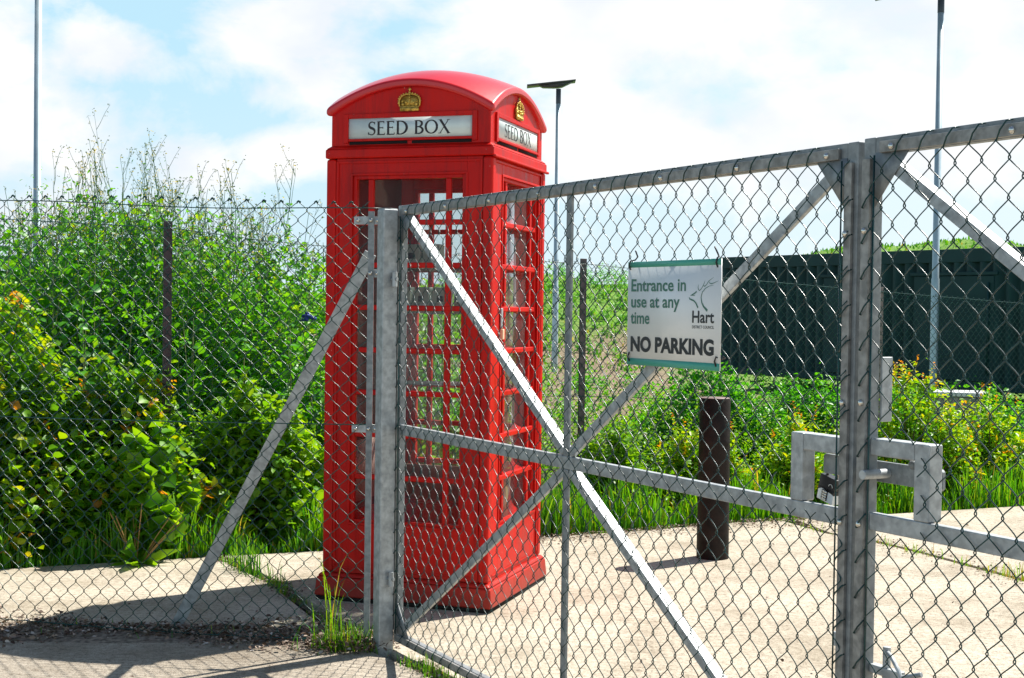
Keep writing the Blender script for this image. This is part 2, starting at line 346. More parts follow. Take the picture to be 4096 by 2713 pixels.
gm = bpy.data.materials.new('soil_and_turf'); gm.use_nodes = True; t = gm.node_tree; b = t.nodes['Principled BSDF']; b.inputs['Roughness'].default_value = .95
g = N(t, 'ShaderNodeNewGeometry'); sp = N(t, 'ShaderNodeSeparateXYZ'); t.links.new(g.outputs['Position'], sp.inputs[0])
n1 = N(t, 'ShaderNodeTexNoise', i_Scale=.35, i_Detail=8.0, i_Roughness=.65); t.links.new(g.outputs['Position'], n1.inputs['Vector'])
n2 = N(t, 'ShaderNodeTexNoise', i_Scale=5.0, i_Detail=6.0, i_Roughness=.7); t.links.new(g.outputs['Position'], n2.inputs['Vector'])
green = ramp_n(t, n2.outputs['Fac'], [(.3, (.055, .17, .010)), (.5, (.12, .27, .015)), (.7, (.24, .33, .04))])
brown = ramp_n(t, n2.outputs['Fac'], [(.3, (.12, .085, .05)), (.5, (.24, .18, .11)), (.7, (.36, .29, .20))])
soil = ramp_n(t, n2.outputs['Fac'], [(.3, (.02, .014, .009)), (.7, (.07, .05, .035))])
zz = math_n(t, 'ADD', sp.outputs[2], math_n(t, 'MULTIPLY', n1.outputs['Fac'], 1.6))
isg = ramp_n(t, math_n(t, 'MULTIPLY', zz, .2), [(.27, (0, 0, 0)), (.36, (1, 1, 1))])
c = mix_n(t, isg, brown, green)
rightside = math_n(t, 'MULTIPLY', math_n(t, 'SUBTRACT', sp.outputs[0], 3.5), .4, True)
c = mix_n(t, rightside, c, green)
near = math_n(t, 'MULTIPLY', math_n(t, 'SUBTRACT', 19.0, sp.outputs[1]), .2, True)
c = mix_n(t, near, c, soil)
t.links.new(c, b.inputs['Base Color'])
bp = N(t, 'ShaderNodeBump'); bp.inputs['Strength'].default_value = .9; bp.inputs['Distance'].default_value = .12
t.links.new(n2.outputs['Fac'], bp.inputs['Height']); t.links.new(bp.outputs[0], b.inputs['Normal'])
o = MB().add(np.stack([X, Y, Z], -1), F).build('ground', gm, smooth=True); tag(o, kind='structure')

def slab(name, poly, material, top=0.0, th=.12):
    o = MB().prism(poly, top - th, top, 'z').build(name, material, bevel=.006); tag(o, kind='structure'); return o
slab('concrete_path', [(-7, 6.10), (-4.5, 6.02), (-3.6, 6.05), (-2.6, 5.99), (-1.6, 6.01), (-.80, 5.99), (-1.21, 6.93), (-1.655, 7.66), (-2.15, 7.44), (-2.7, 7.20), (-4.2, 6.72), (-7, 6.45)], CONC)
slab('concrete_path', [(-7, -4), (1.55, -4), (1.55, 2.25), (.55, 3.85), (-.33, 5.27), (-.62, 5.68), (-1.1, 5.72), (-1.7, 5.66), (-2.4, 5.70), (-3.1, 5.64), (-7, 5.66)], CONCG)
slab('concrete_yard', [(1.58, -4), (9, -4), (4.6, 3.2), (3.2, 6.1), (2.72, 7.30), (2.42, 8.1), (2.21, 8.55), (2.03, 8.76), (1.85, 9.28), (1.5, 9.16), (.9, 8.8), (.2, 8.46), (-.6, 8.07), (-1.14, 7.86),
     (-1.60, 7.68), (-1.145, 6.95), (-.69, 6.02), (-.57, 5.72), (-.27, 5.32), (.60, 3.88), (1.60, 2.27)], CONC)
slab('concrete_yard', [(9.1, -4), (14, 4), (12, 13.6), (6.5, 11.3), (3.78, 10.15), (2.6, 9.62), (1.95, 9.34), (2.06, 8.80), (2.25, 8.58), (2.46, 8.12), (2.765, 7.31), (3.24, 6.12), (4.64, 3.22)], CONC)

# ------------------------------------------------------------------ phone box
BX, BY, BA, W = -0.0985, 6.329, 0.3165, 0.845
H = W / 2
L2 = Vector((-math.cos(BA), math.sin(BA))); R2 = Vector((math.sin(BA), math.cos(BA)))
cen = Vector((BX, BY)) + L2 * H + R2 * H
box = empty('phone_box', (cen.x, cen.y, 0.0), -BA)
tag(box, 'red telephone box with domed roof and gold crowns, behind the gate post', 'telephone box')
ZC = 2.1665
def side(k):   # side-local (s, outward d, z) -> box-local; face plane at d=0.  k=0 wide front-left face, 1 door side, 2 far side, 3 back panel side
    return Matrix.Rotation(k * math.pi / 2, 4, 'Z') @ Matrix.Translation((0, -H, 0))
def sb(mb, s0, s1, d0, d1, z0_, z1_):   # box in side coords: y = -d
    mb.box(s0, s1, -d1, -d0, z0_, z1_)
# plinth
pl = MB()
def ring(mb, hs, z):
    return [(-hs, -hs, z), (hs, -hs, z), (hs, hs, z), (-hs, hs, z)]
pl.hexa(ring(pl, H + .028, 0.02) + ring(pl, H + .020, .112)); 
pl.hexa(ring(pl, H + .019, .113) + ring(pl, H + .003, .130))
pl.build('plinth', RED, box, bevel=.009)
MB().box(-H - .02, H + .02, -H - .02, H + .02, .001, .019).build('base_gap_shade', DARK, box)  # solid dark slab painted as the shade under the plinth
# corner posts
cp = MB()
for sx in (-1, 1):
    for sy in (-1, 1):
        xa, xb = sorted((sx * H, sx * (H - .052))); ya, yb = sorted((sy * H, sy * (H - .052)))
        cp.box(xa, xb, ya, yb, .131, 2.112)
cp.build('corner_post', RED, box, bevel=.014)
cb = MB(); cb.hexa(ring(cb, H + .004, 2.113) + ring(cb, H + .004, 2.158)); cb.hexa(ring(cb, H + .0035, 2.1581) + ring(cb, H - .02, 2.176))
cb.build('cornice', RED, box, bevel=.008)
dr = MB()
sb(dr, -H - .006, H + .006, -.001, .016, 2.106, 2.118); dr.build('drip_moulding', RED, box, bevel=.004, M=side(1))
ZR0, ZR1 = .395, 2.011; PITCH = (ZR1 - ZR0) / 8
def glazed(k, nm, hasdoor=False, off=0.0):
    M_ = side(k)
    a = MB()
    f0, f1 = -.055, -.012
    for s in (-1, 1):
        sb(a, *sorted((s * .2925 + off, s * .3705)), f0, f1, .131, 2.112)
    sb(a, -.2924 + off, .2924 + off, f0, f1 - .0003, .131, .372)
    sb(a, -.2924 + off, .2924 + off, f0, f1 - .0003, 2.034, 2.112)
    # beads
    for s in (-1, 1):
        sb(a, *sorted((s * .3705, s * .358)), -.012, -.005, .16, 2.1)
    sb(a, -.3579, .3579, -.012, -.0052, 2.088, 2.1); 
    # moulding round the glazing
    for s in (-1, 1):
        sb(a, *sorted((s * .268 + off, s * .2923 + off)), -.05, -.019, .373, 2.033)
        sb(a, *sorted((s * .286 + off, s * .298 + off)), -.0119, -.0072, .365, 2.041)
    sb(a, -.2679 + off, .2679 + off, -.05, -.0192, .373, ZR0 - .004); sb(a, -.2679 + off, .2679 + off, -.05, -.0192, ZR1 + .003, 2.033)
    sb(a, -.2979 + off, .2979 + off, -.0119, -.0071, 2.0305, 2.042); sb(a, -.2979 + off, .2979 + off, -.0119, -.0071, .364, .376)
    sb(a, -.33, .33, -.0119, -.007, .150, .156)
    root = a.build(nm, RED, box, bevel=.003, M=M_)
    gb = MB()
    for i in range(1, 8):
        z = ZR0 + i * PITCH
        sb(gb, -.2678 + off, .2678 + off, -.046, -.0195, z - .0125, z + .0125)
    for s in (-1, 1):
        sb(gb, *sorted((s * .183 + off, s * .211 + off)), -.045, -.0215, ZR0 - .004, ZR1 + .003)
    gb.build('glazing_bar', RED, root, bevel=.005, M=M_)
    gp = MB()
    sb(gp, -.2675 + off, .2675 + off, -.041, -.037, ZR0 - .003, ZR1 + .002)
    gp.build('pane', GLASS, root, M=M_)
    return root, M_
glazed(0, 'window'); glazed(2, 'window')
door, MD = glazed(1, 'door', True, .045)
# door handle : metal cup plate with a cream pull
hp = MB(); sb(hp, -.262, -.236, -.011, -.002, 1.315, 1.41); hp.build('handle', GALV, door, bevel=.004, M=MD)
hp = MB(); sb(hp, -.262, -.236, -.011, .006, 1.262, 1.312); hp.build('handle', TAPE, door, bevel=.004, M=MD)
# back panel side
bpn = MB(); sb(bpn, -.3705, .3705, -.05, -.012, .131, 2.112); sb(bpn, -.33, .33, -.0119, -.006, .2, 2.05); bpn.build('back_panel', RED, box, bevel=.003, M=side(3))
bpn = MB(); sb(bpn, -.365, .365, -.062, -.051, .4, 2.10); bpn.build('back_board', mat('dark_back_board', (.03, .015, .013), rough=.6, col2=(.09, .035, .03), vscale=5), box, M=side(3))
ib = MB(); ib.box(-.36, .36, -.36, .36, .02, .04); ib.build('floor_plate', WOOD, box)
cl_ = MB(); cl_.box(-.39, .39, -.39, .39, 2.125, 2.14); cl_.build('ceiling_board', RED_SHADED, box)
# head section with arched gables and dome
HH = H - .020; ZE = 2.335; RISE = .132
def zarc(s): return ZE + RISE * (1 - (s / H) ** 2)
for k in range(4):
    hb = MB(); n = 24
    ss_ = np.linspace(-HH, HH, n + 1)
    fr_ = [(s, 0.0, 2.172) for s in ss_] + [(s, 0.0, zarc(s) + .004) for s in ss_]
    bk_ = [(x * .94, .03, z) for x, y, z in fr_]
    ix = lambda j, i: j * (n + 1) + i
    Fh = [(ix(0, i), ix(0, i + 1), ix(1, i + 1), ix(1, i)) for i in range(n)]
    hb.add(fr_, Fh)
    hb.add(bk_, [(q[3], q[2], q[1], q[0]) for q in Fh])
    Mk = Matrix.Rotation(k * math.pi / 2, 4, 'Z') @ Matrix.Translation((0, -HH, 0))
    gable = hb.build('gable', RED, box, M=Mk)
    fm = MB()
    s0, s1, za, zb = .3135, .338, 2.206, 2.302
    for s in (-1, 1): fm.box(*sorted((s * s0, s * s1)), -.010, .004, 2.186, 2.324)
    fm.box(-s0 + .0001, s0 - .0001, -.0098, .004, zb, 2.3238); fm.box(-s0 + .0001, s0 - .0001, -.0098, .004, 2.1935, za)
    fm.build('sign_frame', RED, gable, bevel=.0025, M=Mk)
    vs = MB(); vs.box(-s0 + .004, -.012, -.0035, .0035, 2.1785, 2.1933); vs.box(.012, s0 - .004, -.0035, .0035, 2.1785, 2.1933)
    vs.build('vent_slot_shade', DARK, gable, M=Mk)  # black blocks on the gable, painted shade in place of cut openings
    if k < 2 or k == 2:
        op = MB(); op.box(-s0 + .0005, s0 - .0005, -.004, .003, za + .0005, zb - .0005); opo = op.build('opal_sign', OPAL, gable, M=Mk)
    # crown
    if k < 3:
        cr = MB(); cx = 0.0; zb0 = 2.330
        cr.box(-.046, .046, -.014, .002, zb0, zb0 + .018)
        for j in range(9): cr.ball((-.042 + j * .0105, -.014, zb0 + .009), .0036, 6)
        cr.box(-.049, .049, -.012, .002, zb0 + .018, zb0 + .023)
        for sgn in (-1, 1):
            P = [(sgn * (.050 + .010 * math.sin(tt * 2.2)) * (1 - tt ** 2.2), -.008, zb0 + .022 + .058 * math.sin(tt * math.pi / 2) ** 1.0) for tt in np.linspace(0, 1, 9)]
            cr.tube(P, .0042, 6)
            for q in P[1:8]: cr.ball((q[0] * 1.06, -.012, q[2] + .004), .0040, 6)
            for (xx, zz_, rr) in ((.034, .031, .0085), (.019, .040, .0075), (.036, .045, .006)):
                cr.ball((sgn * xx, -.007, zb0 + zz_), rr, 8)
        cr.prism([(-.044, zb0 + .02), (-.052, zb0 + .045), (-.036, zb0 + .066), (0, zb0 + .078), (.036, zb0 + .066), (.052, zb0 + .045), (.044, zb0 + .02)], -.005, .002)
        for j in range(5): cr.ball((0, -.010, zb0 + .028 + j * .012), .0055, 6)
        cr.ball((0, -.008, zb0 + .086), .0072, 8)
        cr.box(-.0025, .0025, -.010, -.004, zb0 + .090, zb0 + .112); cr.box(-.0075, .0075, -.0098, -.0042, zb0 + .099, zb0 + .1045)
        cr.build('crown_emblem', GOLD, gable, M=Mk, smooth=False)
# roof
g = 28; u = np.linspace(-1, 1, g + 1); U, V = np.meshgrid(u, u, indexing='ij')
Zt = ZE + RISE * ((1 - U ** 2) + (1 - V ** 2) - .27 * (1 - U ** 2) * (1 - V ** 2)) + .012
Hr = H + .003
rf = MB(); top = np.stack([U * Hr, V * Hr, Zt], -1); idx = np.arange((g + 1) ** 2).reshape(g + 1, g + 1)
rf.add(top, np.stack([idx[:-1, :-1], idx[1:, :-1], idx[1:, 1:], idx[:-1, 1:]], -1).reshape(-1, 4))
rim = list(idx[:, 0]) + list(idx[-1, 1:]) + list(idx[-2::-1, -1]) + list(idx[0, -2:0:-1]); rn = len(rim)
tv = top.reshape(-1, 3)[rim]
lv = tv.copy(); lv[:, 2] -= .036
iv = lv.copy(); iv[:, 0] *= (HH - .01) / Hr; iv[:, 1] *= (HH - .01) / Hr; iv[:, 2] += .004
b0 = rf.n; rf.v.append(lv); rf.v.append(iv); rf.n += 2 * rn
rf.f.append(np.array([(rim[(i + 1) % rn], rim[i], b0 + i, b0 + (i + 1) % rn) for i in range(rn)])); rf.t.append(np.full(rn, .5))
rf.f.append(np.array([(b0 + (i + 1) % rn, b0 + i, b0 + rn + i, b0 + rn + (i + 1) % rn) for i in range(rn)])); rf.t.append(np.full(rn, .5))
ro = rf.build('roof', REDR, box, bevel=.012); ro.modifiers['bevel'].segments = 4

# lettering drawn as ribbons of varying width
def ribbon(mb, pts, wd, y=-.0046, n=0):
    P = np.array(pts, float); wv_ = np.broadcast_to(np.asarray(wd, float), (len(P),))
    T = np.gradient(P, axis=0); T /= np.linalg.norm(T, axis=1, keepdims=True) + 1e-9; Nn = np.stack([-T[:, 1], T[:, 0]], -1)
    A = P + Nn * wv_[:, None] / 2; B = P - Nn * wv_[:, None] / 2; k = len(P)
    v = [(a[0], y, a[1]) for a in A] + [(b_[0], y, b_[1]) for b_ in B]
    mb.add(v, [(i, i + 1, k + i + 1, k + i) for i in range(k - 1)])
def arc(cx, cy, rx, ry, a0, a1, n=24): return [(cx + rx * math.cos(q), cy + ry * math.sin(q)) for q in np.linspace(R(a0), R(a1), n)]
TK, TN = .165, .07
def glyph(ch):
    S = []
    def stem(x): S.append(([(x, 0), (x, 1)], TK)); S.append(([(x - .13, .018), (x + .13, .018)], .036)); S.append(([(x - .13, .982), (x + .13, .982)], .036))
    if ch == 'E':
        stem(.14); S.append(([(.14, .027), (.58, .027)], TN)); S.append(([(.14, .53), (.47, .53)], TN)); S.append(([(.14, .973), (.54, .973)], TN))
        S.append(([(.585, .0), (.61, .15)], .05)); S.append(([(.53, .86), (.55, 1.0)], .045)); S.append(([(.47, .45), (.47, .61)], .04)); return S, .66
    if ch == 'D':
        stem(.14); P = arc(.30, .5, .50, .475, 90, -90, 30); wv_ = [TN + (TK - TN + .02) * abs(math.cos(q)) ** 1.4 for q in np.linspace(R(90), R(-90), 30)]
        S.append((P, wv_)); S.append(([(.14, .973), (.32, .973)], TN)); S.append(([(.14, .027), (.32, .027)], TN)); return S, .9
    if ch == 'B':
        stem(.14)
        for (cy, ry, rx) in ((.755, .22, .28), (.275, .25, .34)):
            P = arc(.28, cy, rx, ry, 90, -90, 24); wv_ = [TN + (TK - TN) * abs(math.cos(q)) ** 1.4 for q in np.linspace(R(90), R(-90), 24)]; S.append((P, wv_))
        S.append(([(.14, .973), (.3, .973)], TN)); S.append(([(.14, .53), (.3, .53)], TN)); S.append(([(.14, .027), (.3, .027)], TN)); return S, .72
    if ch == 'O':
        q = np.linspace(0, 2 * math.pi, 49); P = [(.47 + .41 * math.cos(a), .5 + .47 * math.sin(a)) for a in q]; S.append((P, [TN + (TK - TN + .01) * abs(math.cos(a)) ** 1.5 for a in q])); return S, .96
    if ch == 'S':
        P = arc(.33, .745, .22, .225, 25, 250, 22) ; P2 = arc(.29, .265, .24, .235, 70, -155, 22)
        pts = P + P2; n = len(pts); S.append((pts, [TN + (TK - TN + .02) * math.exp(-((i / (n - 1) - .5) / .2) ** 2) for i in range(n)]))
        S.append(([(.53, .78), (.53, .98)], .045)); S.append(([(.055, .02), (.055, .24)], .045)); return S, .62
    if ch == 'X':
        S.append(([(.10, 1), (.72, 0)], TK)); S.append(([(.70, 1), (.08, 0)], .06))
        for (a, b_) in ((.10, .982), (.70, .982), (.08, .018), (.72, .018)): S.append(([(a - .12, b_), (a + .12, b_)], .036))
        return S, .8
    return [], .34
def lettering(parent, Mk, x_a, x_b, zbase, cap, y):
    mb = MB(); cur = 0; items = []
    for ch in 'SEED BOX':
        S, adv = glyph(ch); items.append((cur, S)); cur += adv + .06
    cur -= .06; k = (x_b - x_a) / cur
    for li, (c0, S) in enumerate(items):
        for j, (P, wd) in enumerate(S):
            kk = min(k, cap)
            ribbon(mb, [(x_a + (c0 + p[0]) * k, zbase + p[1] * cap) for p in P], np.asarray(wd) * (k + cap) / 2, y=y - .00012 * (j + 1))
    mb.build('lettering', BLACK, parent, M=Mk)
for k in (0, 1, 2):
    Mk = Matrix.Rotation(k * math.pi / 2, 4, 'Z') @ Matrix.Translation((0, -HH, 0))
    ob = [c_ for c_ in bpy.data.objects if c_.name.startswith('opal_sign')][k]
    lettering(ob, Mk, -.2145, .2025, 2.2215, .0645, -.0044)
# interior shelves, papers
for z in (1.02, 1.38, 1.60):
    sh = MB()
    for j in range(9): sh.tube([(-.30, .02 + j * .04, z), (.16, .02 + j * .04, z)], .0022, 5)
    for xx in (-.30, -.07, .16): sh.tube([(xx, .01, z - .003), (xx, .345, z - .003)], .003, 5)
    sh.build('wire_shelf', GALV2, box)
lb = MB(); lb.box(-.34, .30, .30, .335, .40, .58); lb.box(-.34, -.33, -.3, .30, .45, .75); lb.build('lower_board', WOOD, box)
# seed boxes standing on the shelves
def bworld(x, y, z): 
    v = Matrix.Rotation(-BA, 4, 'Z') @ Vector((x, y, z)); return (cen.x + v.x, cen.y + v.y, z)
def seedbox():
    r_ = empty('seed_storage_box')
    MB().prism([(-.045, 0), (.045, 0), (.045, .13), (-.02, .13), (-.045, .10)], -.035, .035).build('box_body', SEEDB, r_, bevel=.003)
    MB().box(-.016, .016, -.0372, -.0352, .055, .085).build('finger_hole', DARK, r_)
    MB().box(-.034, .034, -.0366, -.0353, .015, .045).build('label_card', WTIE, r_)
    return r_
proto = seedbox()
lst = [(-.155, 1.38), (-.05, 1.38), (-.21, 1.604), (-.10, 1.604), (.07, 1.384), (-.26, 1.384), (.135, 1.384)]
nm = ['second seed box from the left on the lower shelf in the phone box', 'third seed box from the left on the lower shelf in the phone box',
      'left seed box of the pair on the upper shelf in the phone box', 'right seed box of the pair on the upper shelf in the phone box',
      'fourth seed box from the left on the lower shelf in the phone box', 'leftmost seed box on the lower shelf in the phone box', 'rightmost seed box on the lower shelf in the phone box']
for i, ((x, z), l) in enumerate(zip(lst, nm)):
    o = proto if i == 0 else copy_tree(proto)
    o.location = bworld(x, .18, z + .003 - (.004 if z in (1.604, 1.384) else 0)); o.rotation_euler = (0, 0, -BA); tag(o, l, 'storage box', 'seed boxes on the shelves of the phone box')
pa = empty('paper_bag', bworld(.26, .16, .041), -BA)
MB().prism([(-.06, 0), (.06, 0), (.055, .46), (.03, .50), (-.03, .48), (-.055, .50)], -.03, .03).build('bag_body', YEL, pa, bevel=.004)
MB().box(-.04, .04, -.032, -.0305, .30, .40).build('bag_label', WTIE, pa)
tag(pa, 'yellow paper sack standing on the floor inside the phone box', 'paper sack')

# ------------------------------------------------------------------ chain link
def chain(xa, xb, za, zb, wd, ht, r, dep, k=5, detail=True, skip=None, ztop=None, jitter=0.0, seed=0, y=0.0):
    rng = np.random.default_rng(seed)
    nw = int(round((xb - xa) / (wd / 2))); nm_ = int(math.floor((zb - za) / (ht / 2)))
    ts = np.array([0, .07, .18, .34, .5, .66, .82, .93]) if detail else np.array([0, .15, .5, .85])
    e = .0028 if detail else .002
    out = []
    mb = MB()
    m_ = np.arange(nm_)
    sg = np.repeat(m_, len(ts)); tt = np.tile(ts, nm_); sg = np.append(sg, nm_ - 1); tt = np.append(tt, 1.0)
    P = []
    runs = []
    for i in range(nw):
        right = ((sg + i) % 2 == 0)
        s = .55 * tt + .45 * (tt * tt * (3 - 2 * tt))
        xx = np.where(right, s, 1 - s) * (wd / 2 + 2 * e) - e + xa + i * wd / 2
        yy = np.where(right, -1, 1) * dep * np.sin(np.pi * tt) ** .6
        zz_ = zb - (nm_ - sg - tt) * ht / 2
        jx = rng.normal(0, jitter, 3)
        yy = yy + y + jitter * 2 * np.sin(zz_ * 2.3 + i * .05) 
        pts = np.stack([xx + jitter * .8 * np.sin(zz_ * 3 + i * .17), yy, zz_], -1)
        if ztop is not None: pts[:, 2] = pts[:, 2] * ztop(pts[:, 0]) / zb
        if skip is not None:
            kp = ~skip(pts[:, 0], pts[:, 2]); st = None
            for j in range(len(kp) + 1):
                on = j < len(kp) and kp[j]
                if on and st is None: st = j
                if not on and st is not None:
                    if j - st > 3: runs.append(pts[st:j])
                    st = None
        else: P.append(pts)
    if P: mb.tubes(np.array(P), r, k)
    bylen = {}
    for q in runs: bylen.setdefault(len(q), []).append(q)
    for q in bylen.values(): mb.tubes(np.array(q), r, k)
    return mb
# ------------------------------------------------------------------ gate
GX, GY, GA = -0.4721, 5.6282, 1.0582
def gpos(d, y=0, z=0): return (GX + d * math.cos(GA) + y * math.sin(GA), GY - d * math.sin(GA) + y * math.cos(GA), z)
ZT, ZM, ZB, T, TY = 1.822, .929, .035, .038, .027
def gate_leaf(name, d0, Lw, hinge_left, label, bolts_seed):
    g_ = empty(name, gpos(d0), -GA); tag(g_, label, 'gate', 'leaves of the mesh gate')
    fr = MB()
    fr.box(0, T, 0, TY, ZB, ZT); fr.box(Lw - T, Lw, 0, TY, ZB, ZT)
    fr.box(T, Lw - T, .0004, TY - .0004, ZT - .042, ZT - .0006); fr.box(T, Lw - T, .0004, TY - .0004, ZB + .0006, ZB + T)
    fr.build('frame', GALV2 if 1 else GALV, g_, bevel=.003)
    MB().box(T, Lw - T, .002, TY - .002, ZM - .042, ZM).build('middle_rail', GALV, g_, bevel=.003)
    mx = Lw / 2
    MB().box(mx - .016, mx + .016, .0012, .012, ZB + T, ZM - .042).box(mx - .016, mx + .016, .0012, .012, ZM, ZT - .042).build('mullion', GALV2, g_, bevel=.003)
    zc = ZM - .02
    for (xa, za_, xb_, zb_) in ((T, ZT - T, mx - .02, zc + .03), (mx + .02, zc - .03, Lw - T, ZB + T), (Lw - T, ZT - T, mx + .02, zc + .03), (mx - .02, zc - .03, T, ZB + T)):
        tlbr = (xb_ - xa) * (zb_ - za_) < 0
        MB().beam((xa, .021 if tlbr else .011, za_), (xb_, .021 if tlbr else .011, zb_), .028 if tlbr else .034, .036 if tlbr else .014, (0, 1, 0)).build('diagonal_brace', GALV, g_, bevel=.002)
    for (cx, sx, cz, sz) in ((T, 1, ZT - T, -1), (Lw - T, -1, ZT - T, -1), (T, 1, ZB + T, 1), (Lw - T, -1, ZB + T, 1)):
        MB().prism([(cx, cz), (cx + sx * .11, cz), (cx, cz + sz * .13)] if sx * sz > 0 else [(cx, cz), (cx, cz + sz * .13), (cx + sx * .11, cz)], -.0015, .0012).build('corner_gusset', GALV2, g_)
    # clamping strips and bolts
    for q in ((.060, Lw - .060, ZT - .040, ZT - .013), (.060, Lw - .060, ZB + .012, ZB + .036), (.004, .030, ZB + .05, ZT - .05), (Lw - .038, Lw - .013, ZB + .05, ZT - .05)):
        MB().box(q[0], q[1], -.010, -.0003, q[2], q[3]).build('clamping_strip', GALV3, g_, bevel=.0015)
    for i in range(8):
        xx = .10 + i * (Lw - .2) / 7
        b_ = MB().ball((0, 0, 0), .0085, 8); b_.build('bolt', BOLT, g_, smooth=True).location = (xx, -.011, ZT - .028)
    for z in (1.60, 1.19, ZM - .03, .42):
        for xx in (.017, Lw - .029):
            MB().ball((0, 0, 0), .0085, 8).build('bolt', BOLT, g_, smooth=True).location = (xx, -.011, z)
    return g_
LW1 = 2.652
leaf1 = gate_leaf('mesh_gate', 0.0, LW1, True, 'galvanised mesh gate leaf carrying the white sign, hung from the square post', 1)
leaf2 = gate_leaf('mesh_gate', LW1 + .018, 2.64, False, 'galvanised mesh gate leaf with slide bolt and drop bolt, cut off by the right edge', 2)
leaf2.location.z = .004
WD, HT = .074, .085
def loops(mb, xs_, zt, dx, dz, yy):   # short ends running over the strip and hooking behind it
    for q in xs_:
        mb.tube([(q, yy, zt), (q + dx * .5, yy - .006, zt + dz * .55), (q + dx, yy - .003, zt + dz), (q + dx * 1.06, yy + .014, zt + dz + .004)], .0021, 5)
def leaf_mesh(g_, Lw, skip, seed):
    mb = chain(.040, Lw - .040, ZB + .040, ZT - .045, WD, HT, .0015, .0065, k=6, skip=skip, jitter=.0022, seed=seed, y=-.012)
    xs_ = [.040 + WD * i for i in range(1, int((Lw - .1) / WD))]
    loops(mb, xs_, ZT - .047, .028, .040, -.014)
    loops(mb, xs_, ZB + .043, -.022, -.030, -.014)
    zs = [ZT - .045 - HT * i for i in range(1, 20)]
    for z in zs:
        for (q, dx, dz) in ((.041, -.030, -.036), ):
            mb.tube([(q, -.012, z), (q + dx * .5, -.0165, z + dz * .5), (q + dx, -.014, z + dz), (q + dx - .002, .002, z + dz - .004)], .0021, 5)
        mb.tube([(Lw - .046, -.012, z - HT / 2), (Lw - .034, -.0165, z + .012 - HT / 2), (Lw - .016, -.014, z + .030 - HT / 2), (Lw - .013, -.004, z + .034 - HT / 2)], .0021, 5)
    # tension wire along the frame edge
    mb.tube([(.047, -.012, ZB + .04), (.047, -.012, ZT - .045)], .0024, 6)
    mb.tube([(Lw - .0445, -.012, ZB + .04), (Lw - .0445, -.012, ZT - .045)], .0022, 6)
    return mb.build('chain_link_mesh', PVCG, g_, smooth=True)
leaf_mesh(leaf1, LW1, lambda x, z: (x > 2.405) & (z > .915) & (z < 1.115), 1)
leaf_mesh(leaf2, 2.64, lambda x, z: (x < .20) & (z > .885) & (z < 1.10), 2)
# latch guard of leaf 1
MB().box(2.425, 2.470, .001, .044, ZM, 1.103).box(2.4705, LW1 - T, .0013, .0437, 1.060, 1.1027).build('latch_guard', GALV, leaf1, bevel=.004)
o2 = LW1 + .018
MB().box(T, 2.848 - o2, .0013, .0437, 1.066, 1.1067).box(2.8485 - o2, 2.896 - o2, .001, .044, ZM, 1.107).build('latch_guard', GALV, leaf2, bevel=.004)
sbt = MB(); 
sbt.prism([(2.502 - o2, .998), (2.886 - o2, .998), (2.892 - o2, 1.004), (2.892 - o2, 1.042), (2.886 - o2, 1.048), (2.502 - o2, 1.048), (2.496 - o2, 1.042), (2.496 - o2, 1.004)], .048, .058)
slb = sbt.build('slide_bolt', GALV2, leaf2, bevel=.0015)
MB().tube([(2.722 - o2, .048, 1.022), (2.722 - o2, -.036, 1.022)], .0115, 20).build('handle', GALV, slb, bevel=.001)
MB().ball((2.80 - o2, .05, 1.05), .012, 10).build('weld', GALV2, slb)
MB().box(.0385, .046, .028, .062, 1.145, 1.30).build('lock_plate', GALV, leaf2, bevel=.002)
# drop bolts
db = MB(); db.tube([(.085, .022, .004), (.085, .022, .615)], .0095, 14)
db.tube([(.085, .020, .605), (.115, .008, .598), (.150, -.004, .575), (.162, -.006, .548), (.150, -.004, .530)], .0055, 8)
db.tube([(.150, -.002, .558), (.205, .012, .578)], .0065, 8)
db.build('drop_bolt', GALV, leaf2, bevel=.001)
MB().box(T, .135, .0105, .0335, .545, .566).build('drop_bolt_guide', GALV, leaf2, bevel=.003)
MB().box(LW1 - .072, LW1 - T, .010, .034, .585, .62).build('bolt_stop', GALV, leaf1, bevel=.003)
# padlock
pk = empty('combination_padlock', gpos(2.497, .070, .960), -GA); tag(pk, 'black and silver combination padlock hanging from the end of the slide bolt', 'padlock')
Mt = Matrix.Rotation(R(14), 4, 'Y') @ Matrix.Scale(1.12, 4)
MB().box(-.026, .026, -.011, .011, -.030, .002).build('padlock_body', SIGNW, pk, bevel=.003, M=Mt)
MB().prism([(-.0265, .0021), (-.0265, -.008), (-.012, -.001), (.012, -.001), (.0265, -.008), (.0265, .0021)], -.0122, .0122).box(-.0265, .0265, -.012, .012, .0022, .030).build('black_cover', TIE, pk, bevel=.002, M=Mt)
MB().box(-.011, .008, -.0128, -.0112, -.026, -.003).build('dial_window', TIE, pk, M=Mt)
for i in range(4):
    MB().box(-.0095, .0065, -.0142, -.0129, -.0250 + i * .0056, -.0208 + i * .0056).build('dial', BOLT, pk, M=Mt)
MB().tube([(.014 + .0062 * math.cos(q), -.0128, .010 + .0062 * math.sin(q)) for q in np.linspace(0, math.pi, 9)], .0009, 5).build('badge', WTIE, pk, M=Mt)
MB().tube([(-.015, 0, .028)] + [(.0 + .015 * math.cos(q), 0, .052 + .017 * math.sin(q)) for q in np.linspace(math.pi, 0, 10)] + [(.015, 0, .028)], .0036, 8).build('shackle', BOLT, pk, smooth=True, M=Mt)

